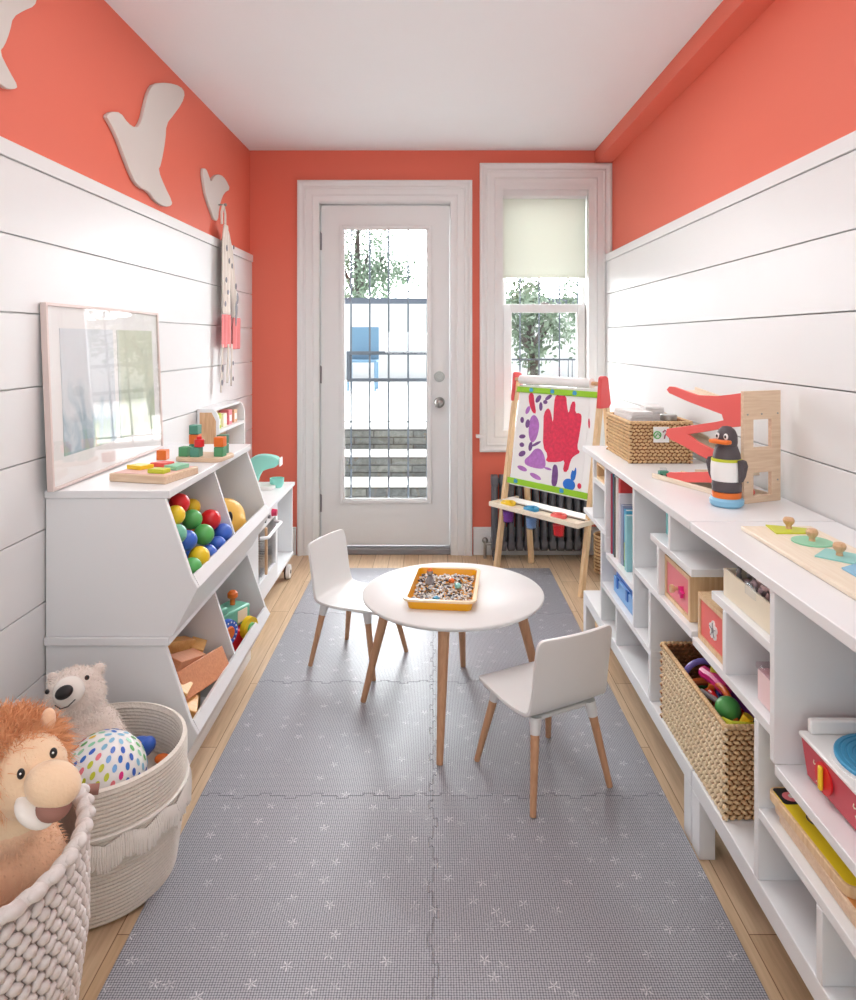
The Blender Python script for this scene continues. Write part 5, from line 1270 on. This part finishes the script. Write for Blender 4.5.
g = G(); g.m('paper').cyl((.06, .150, 1.055), (W_-.06, .150, 1.055), .026, n=28); g.build('paper_roll', None, t)
def bp(u, v, o_=0):   # u 0..1 across, v 0..1 down the board
    z = 1.025-v*.558; y = z*lean-.012-o_; return (.050+u*(W_-.072), y, z)
g = G(); g.m('white').hexa([bp(0, 1, -.008), bp(1, 1, -.008), bp(1, 1), bp(0, 1), bp(0, 0, -.008), bp(1, 0, -.008), bp(1, 0), bp(0, 0)]); g.build('board', None, t, bevel=.001)
for z in (.985, .47): g = G(); g.m('pine').box(.024, W_-.024, z*lean+.002, z*lean+.014, z, z+.028); g.build('board_rail', None, t)
# clips: lime bars with blue blobs
for v in (.02, .93):
    g = G(); g.m('clip').hexa([bp(-.02, v+.055, .003), bp(1.0, v+.055, .003), bp(1.0, v+.055, .009), bp(-.02, v+.055, .009), bp(-.02, v, .003), bp(1.0, v, .003), bp(1.0, v, .009), bp(-.02, v, .009)]); c_ = g.build('clip_bar', None, t, bevel=.001)
    g = G(); g.m('recblue')
    for u in (.18, .46, .74) if v < .5 else (.1, .70): g.cyl(bp(u, v+.027, .009), bp(u, v+.027, .0105), .014, n=10)
    g.build('paint_blot', None, c_)
# painting
pt = thing('childs_painting', 'childs finger painting in red, purple and blue clipped on the easel', 'painting', tuple(O), math.atan2(-.771, .637))
def sp_(u, v, o_): return bp(.02+u*.90, .05+v*.90, o_)
g = G(); g.m('paper').hexa([sp_(0, 1, .0005), sp_(1, 1, .0005), sp_(1, 1, .0015), sp_(0, 1, .0015), sp_(0, 0, .0005), sp_(1, 0, .0005), sp_(1, 0, .0015), sp_(0, 0, .0015)]); g.build('sheet', None, pt)
def cr(x, y):  # sketch units -> sheet uv
    tt = (y-180)/700; u = (x-(178-72*tt))/(540-12*tt); v = (y-172-32*u)/(672); return u, v
def blob(nm, m_, polys, o_=.0022, it=2):
    g = G(); g.m(m_)
    for P_ in polys:
        P_ = smooth_poly([cr(*p) for p in P_], it); a = [g.bm.verts.new(sp_(u, v, .0016)) for u, v in P_]; b = [g.bm.verts.new(sp_(u, v, o_)) for u, v in P_]; n = len(a)
        g._fs([g.bm.faces.new(b)]+[g.bm.faces.new((a[i], a[(i+1) % n], b[(i+1) % n], b[i])) for i in range(n)])
    return g.build(nm, None, pt)
def el(x, y, rx, ry, a=0, n=9): a = R(a); return [(x+rx*math.cos(k*2*PI/n)*math.cos(a)-ry*math.sin(k*2*PI/n)*math.sin(a), y+rx*math.cos(k*2*PI/n)*math.sin(a)+ry*math.sin(k*2*PI/n)*math.cos(a)) for k in range(n)]
blob('red_paint', 'paintred', [[(368, 345), (400, 300), (424, 330), (440, 425), (448, 260), (462, 208), (500, 215), (540, 212), (545, 290), (556, 345), (578, 255), (608, 252), (602, 335), (640, 332), (652, 360), (632, 480), (612, 575), (638, 600), (590, 628), (566, 660), (545, 742), (508, 742), (528, 660), (480, 682), (380, 690), (402, 640), (362, 585), (366, 430)], [(245, 200), (285, 195), (295, 270), (310, 350), (280, 345), (250, 280)]], it=1)
blob('purple_paint', 'paintpur', [[(255, 390), (290, 350), (328, 390), (335, 450), (310, 540), (270, 570), (245, 500)], [(300, 600), (350, 600), (380, 660), (385, 735), (320, 745), (225, 730), (215, 690), (260, 655)], el(200, 755, 42, 18, 15), el(305, 800, 48, 18, 20), el(240, 325, 16, 34, 25), el(400, 735, 30, 9, 10)], .0019)
for pl_ in [el(325, 240, 18, 34, 35), el(345, 295, 14, 34), el(405, 228, 32, 14, -35), el(380, 262, 18, 16), el(195, 400, 16, 24), el(240, 425, 18, 34, 10), el(198, 522, 28, 16, -10), el(195, 583, 20, 18), el(198, 648, 32, 20, -30), el(265, 590, 16, 36, 10), el(310, 568, 44, 10, -30), [(440, 700), (470, 700), (478, 770), (462, 855), (425, 850), (430, 770)]]: blob('plum_paint', 'paintdk', [pl_], .0023)
blob('blue_paint', 'paintbl', [el(553, 825, 46, 42), [(560, 790), (575, 720), (590, 735), (603, 695), (608, 735), (592, 800)]])
blob('red_spot', 'paintred', [el(625, 825, 14, 20)], .0026); blob('red_streak', 'paintred', [el(700, 400, 6, 36)], .0026)
# tray with cups
TZ = .364; tr_ = t
for nm, a, b in (('tray_rail', (.004, -.045, TZ), (W_+.01, -.045, TZ)), ('tray_rail', (.004, .11, TZ), (W_+.01, .11, TZ)), ('tray_end', (.008, -.045, TZ), (.008, .21, TZ)), ('tray_end', (W_, -.045, TZ), (W_, .21, TZ))): beam(nm, a, b, .018, .024)
g = G(); g.m('white').box(.02, W_-.01, .04, .12, TZ+.012, TZ+.017); g.build('tray_sheet', None, t)
g = G(); g.m('beechy').box(.01, W_-.01, -.036, .05, TZ-.004, TZ+.002); g.build('cup_holder_strip', None, t)
def e2w(x, y, z): a = math.atan2(-.771, .637); return (O.x+x*math.cos(a)-y*math.sin(a), O.y+x*math.sin(a)+y*math.cos(a), z)
for x, cm_, lm, lb in ((.10, 'cupp', 'yellow', 'purple paint cup with a yellow lid in the easel tray'), (.27, 'cupb', 'recblue', 'pale blue paint cup with a teal lid in the easel tray'), (.46, 'cupr', 'coralp', 'red paint cup with a red lid in the easel tray')):
    t2 = thing('paint_cup', lb, 'paint cup', e2w(x, .004, TZ-.094), 0, 'paint cups in the easel tray'); t2.scale = (1, 1, 1.35)
    g = G(); g.m(cm_).lathe([(0, 0), (.028, 0), (.036, .075), (.034, .075), (.026, .004), (0, .004)], n=28); g.build('cup', None, t2)
    g = G(); g.m({'cupp': 'cuppf', 'cupb': 'cupbf', 'cupr': 'cuprf'}[cm_]).lathe([(0, .005), (.025, .005), (.030, .045), (0, .046)], n=24); g.build('paint', None, t2)
    g = G(); g.m(lm).lathe([(.034, .072), (.042, .072), (.042, .082), (.036, .086), (.018, .082), (.014, .090), (0, .091)], n=28); g.build('lid', None, t2)
# ------------------------------------------------------------------ light, sky, camera
W = bpy.data.worlds.new('sky'); bpy.context.scene.world = W; W.use_nodes = True
N, L = W.node_tree.nodes, W.node_tree.links
bg = N['Background']; tc = N.new('ShaderNodeTexCoord'); sp = N.new('ShaderNodeSeparateXYZ'); L.new(tc.outputs['Generated'], sp.inputs[0])
mr = N.new('ShaderNodeMapRange'); mr.inputs['From Min'].default_value = -.25; mr.inputs['From Max'].default_value = .7
mr.inputs['To Min'].default_value = .8; mr.inputs['To Max'].default_value = 15.0; mr.clamp = True
L.new(sp.outputs[1], mr.inputs['Value']); L.new(mr.outputs[0], bg.inputs['Strength'])
bg.inputs['Color'].default_value = (.93, .975, 1, 1)
def area(name, loc, rot, sx, sy, e, col=(1, 1, 1)):
    l = bpy.data.lights.new(name, 'AREA'); l.shape = 'RECTANGLE'; l.size = sx; l.size_y = sy; l.energy = e; l.color = col
    o = bpy.data.objects.new(name, l); C.objects.link(o); o.location = loc; o.rotation_euler = rot; return o
area('added_ceiling_fill', (0, 2.35, 2.40), (0, 0, 0), .7, 1.0, 10, (1, .99, .98))  # fill light added under the ceiling to brighten the back wall, no fixture
area('added_upward_fill', (0, .95, 1.98), (R(180), 0, 0), 1.0, .7, 5, (.97, .99, 1))  # unseen upward fill above the view, added to lift the ceiling
area('added_rear_fill', (0, -.45, 1.25), (R(180-32), 0, 0), 1.2, .5, 9, (.98, .99, 1))  # unseen fill behind the camera, aimed up and forward, added for ceiling brightness
sc = bpy.context.scene
sc.view_settings.view_transform = 'Standard'; sc.view_settings.look = 'None'; sc.view_settings.gamma = 1
sc.view_settings.use_curve_mapping = False; sc.view_settings.exposure = 0.36
cam = bpy.data.cameras.new('camera'); co = bpy.data.objects.new('camera', cam); C.objects.link(co)
cam.sensor_fit = 'HORIZONTAL'; cam.sensor_width = 36; cam.lens = 36*700/856
cam.shift_x = -5/856; cam.shift_y = -160/856; cam.clip_start = .02
co.location = (0, 0, 1.28); co.rotation_euler = (R(90), 0, 0); sc.camera = co
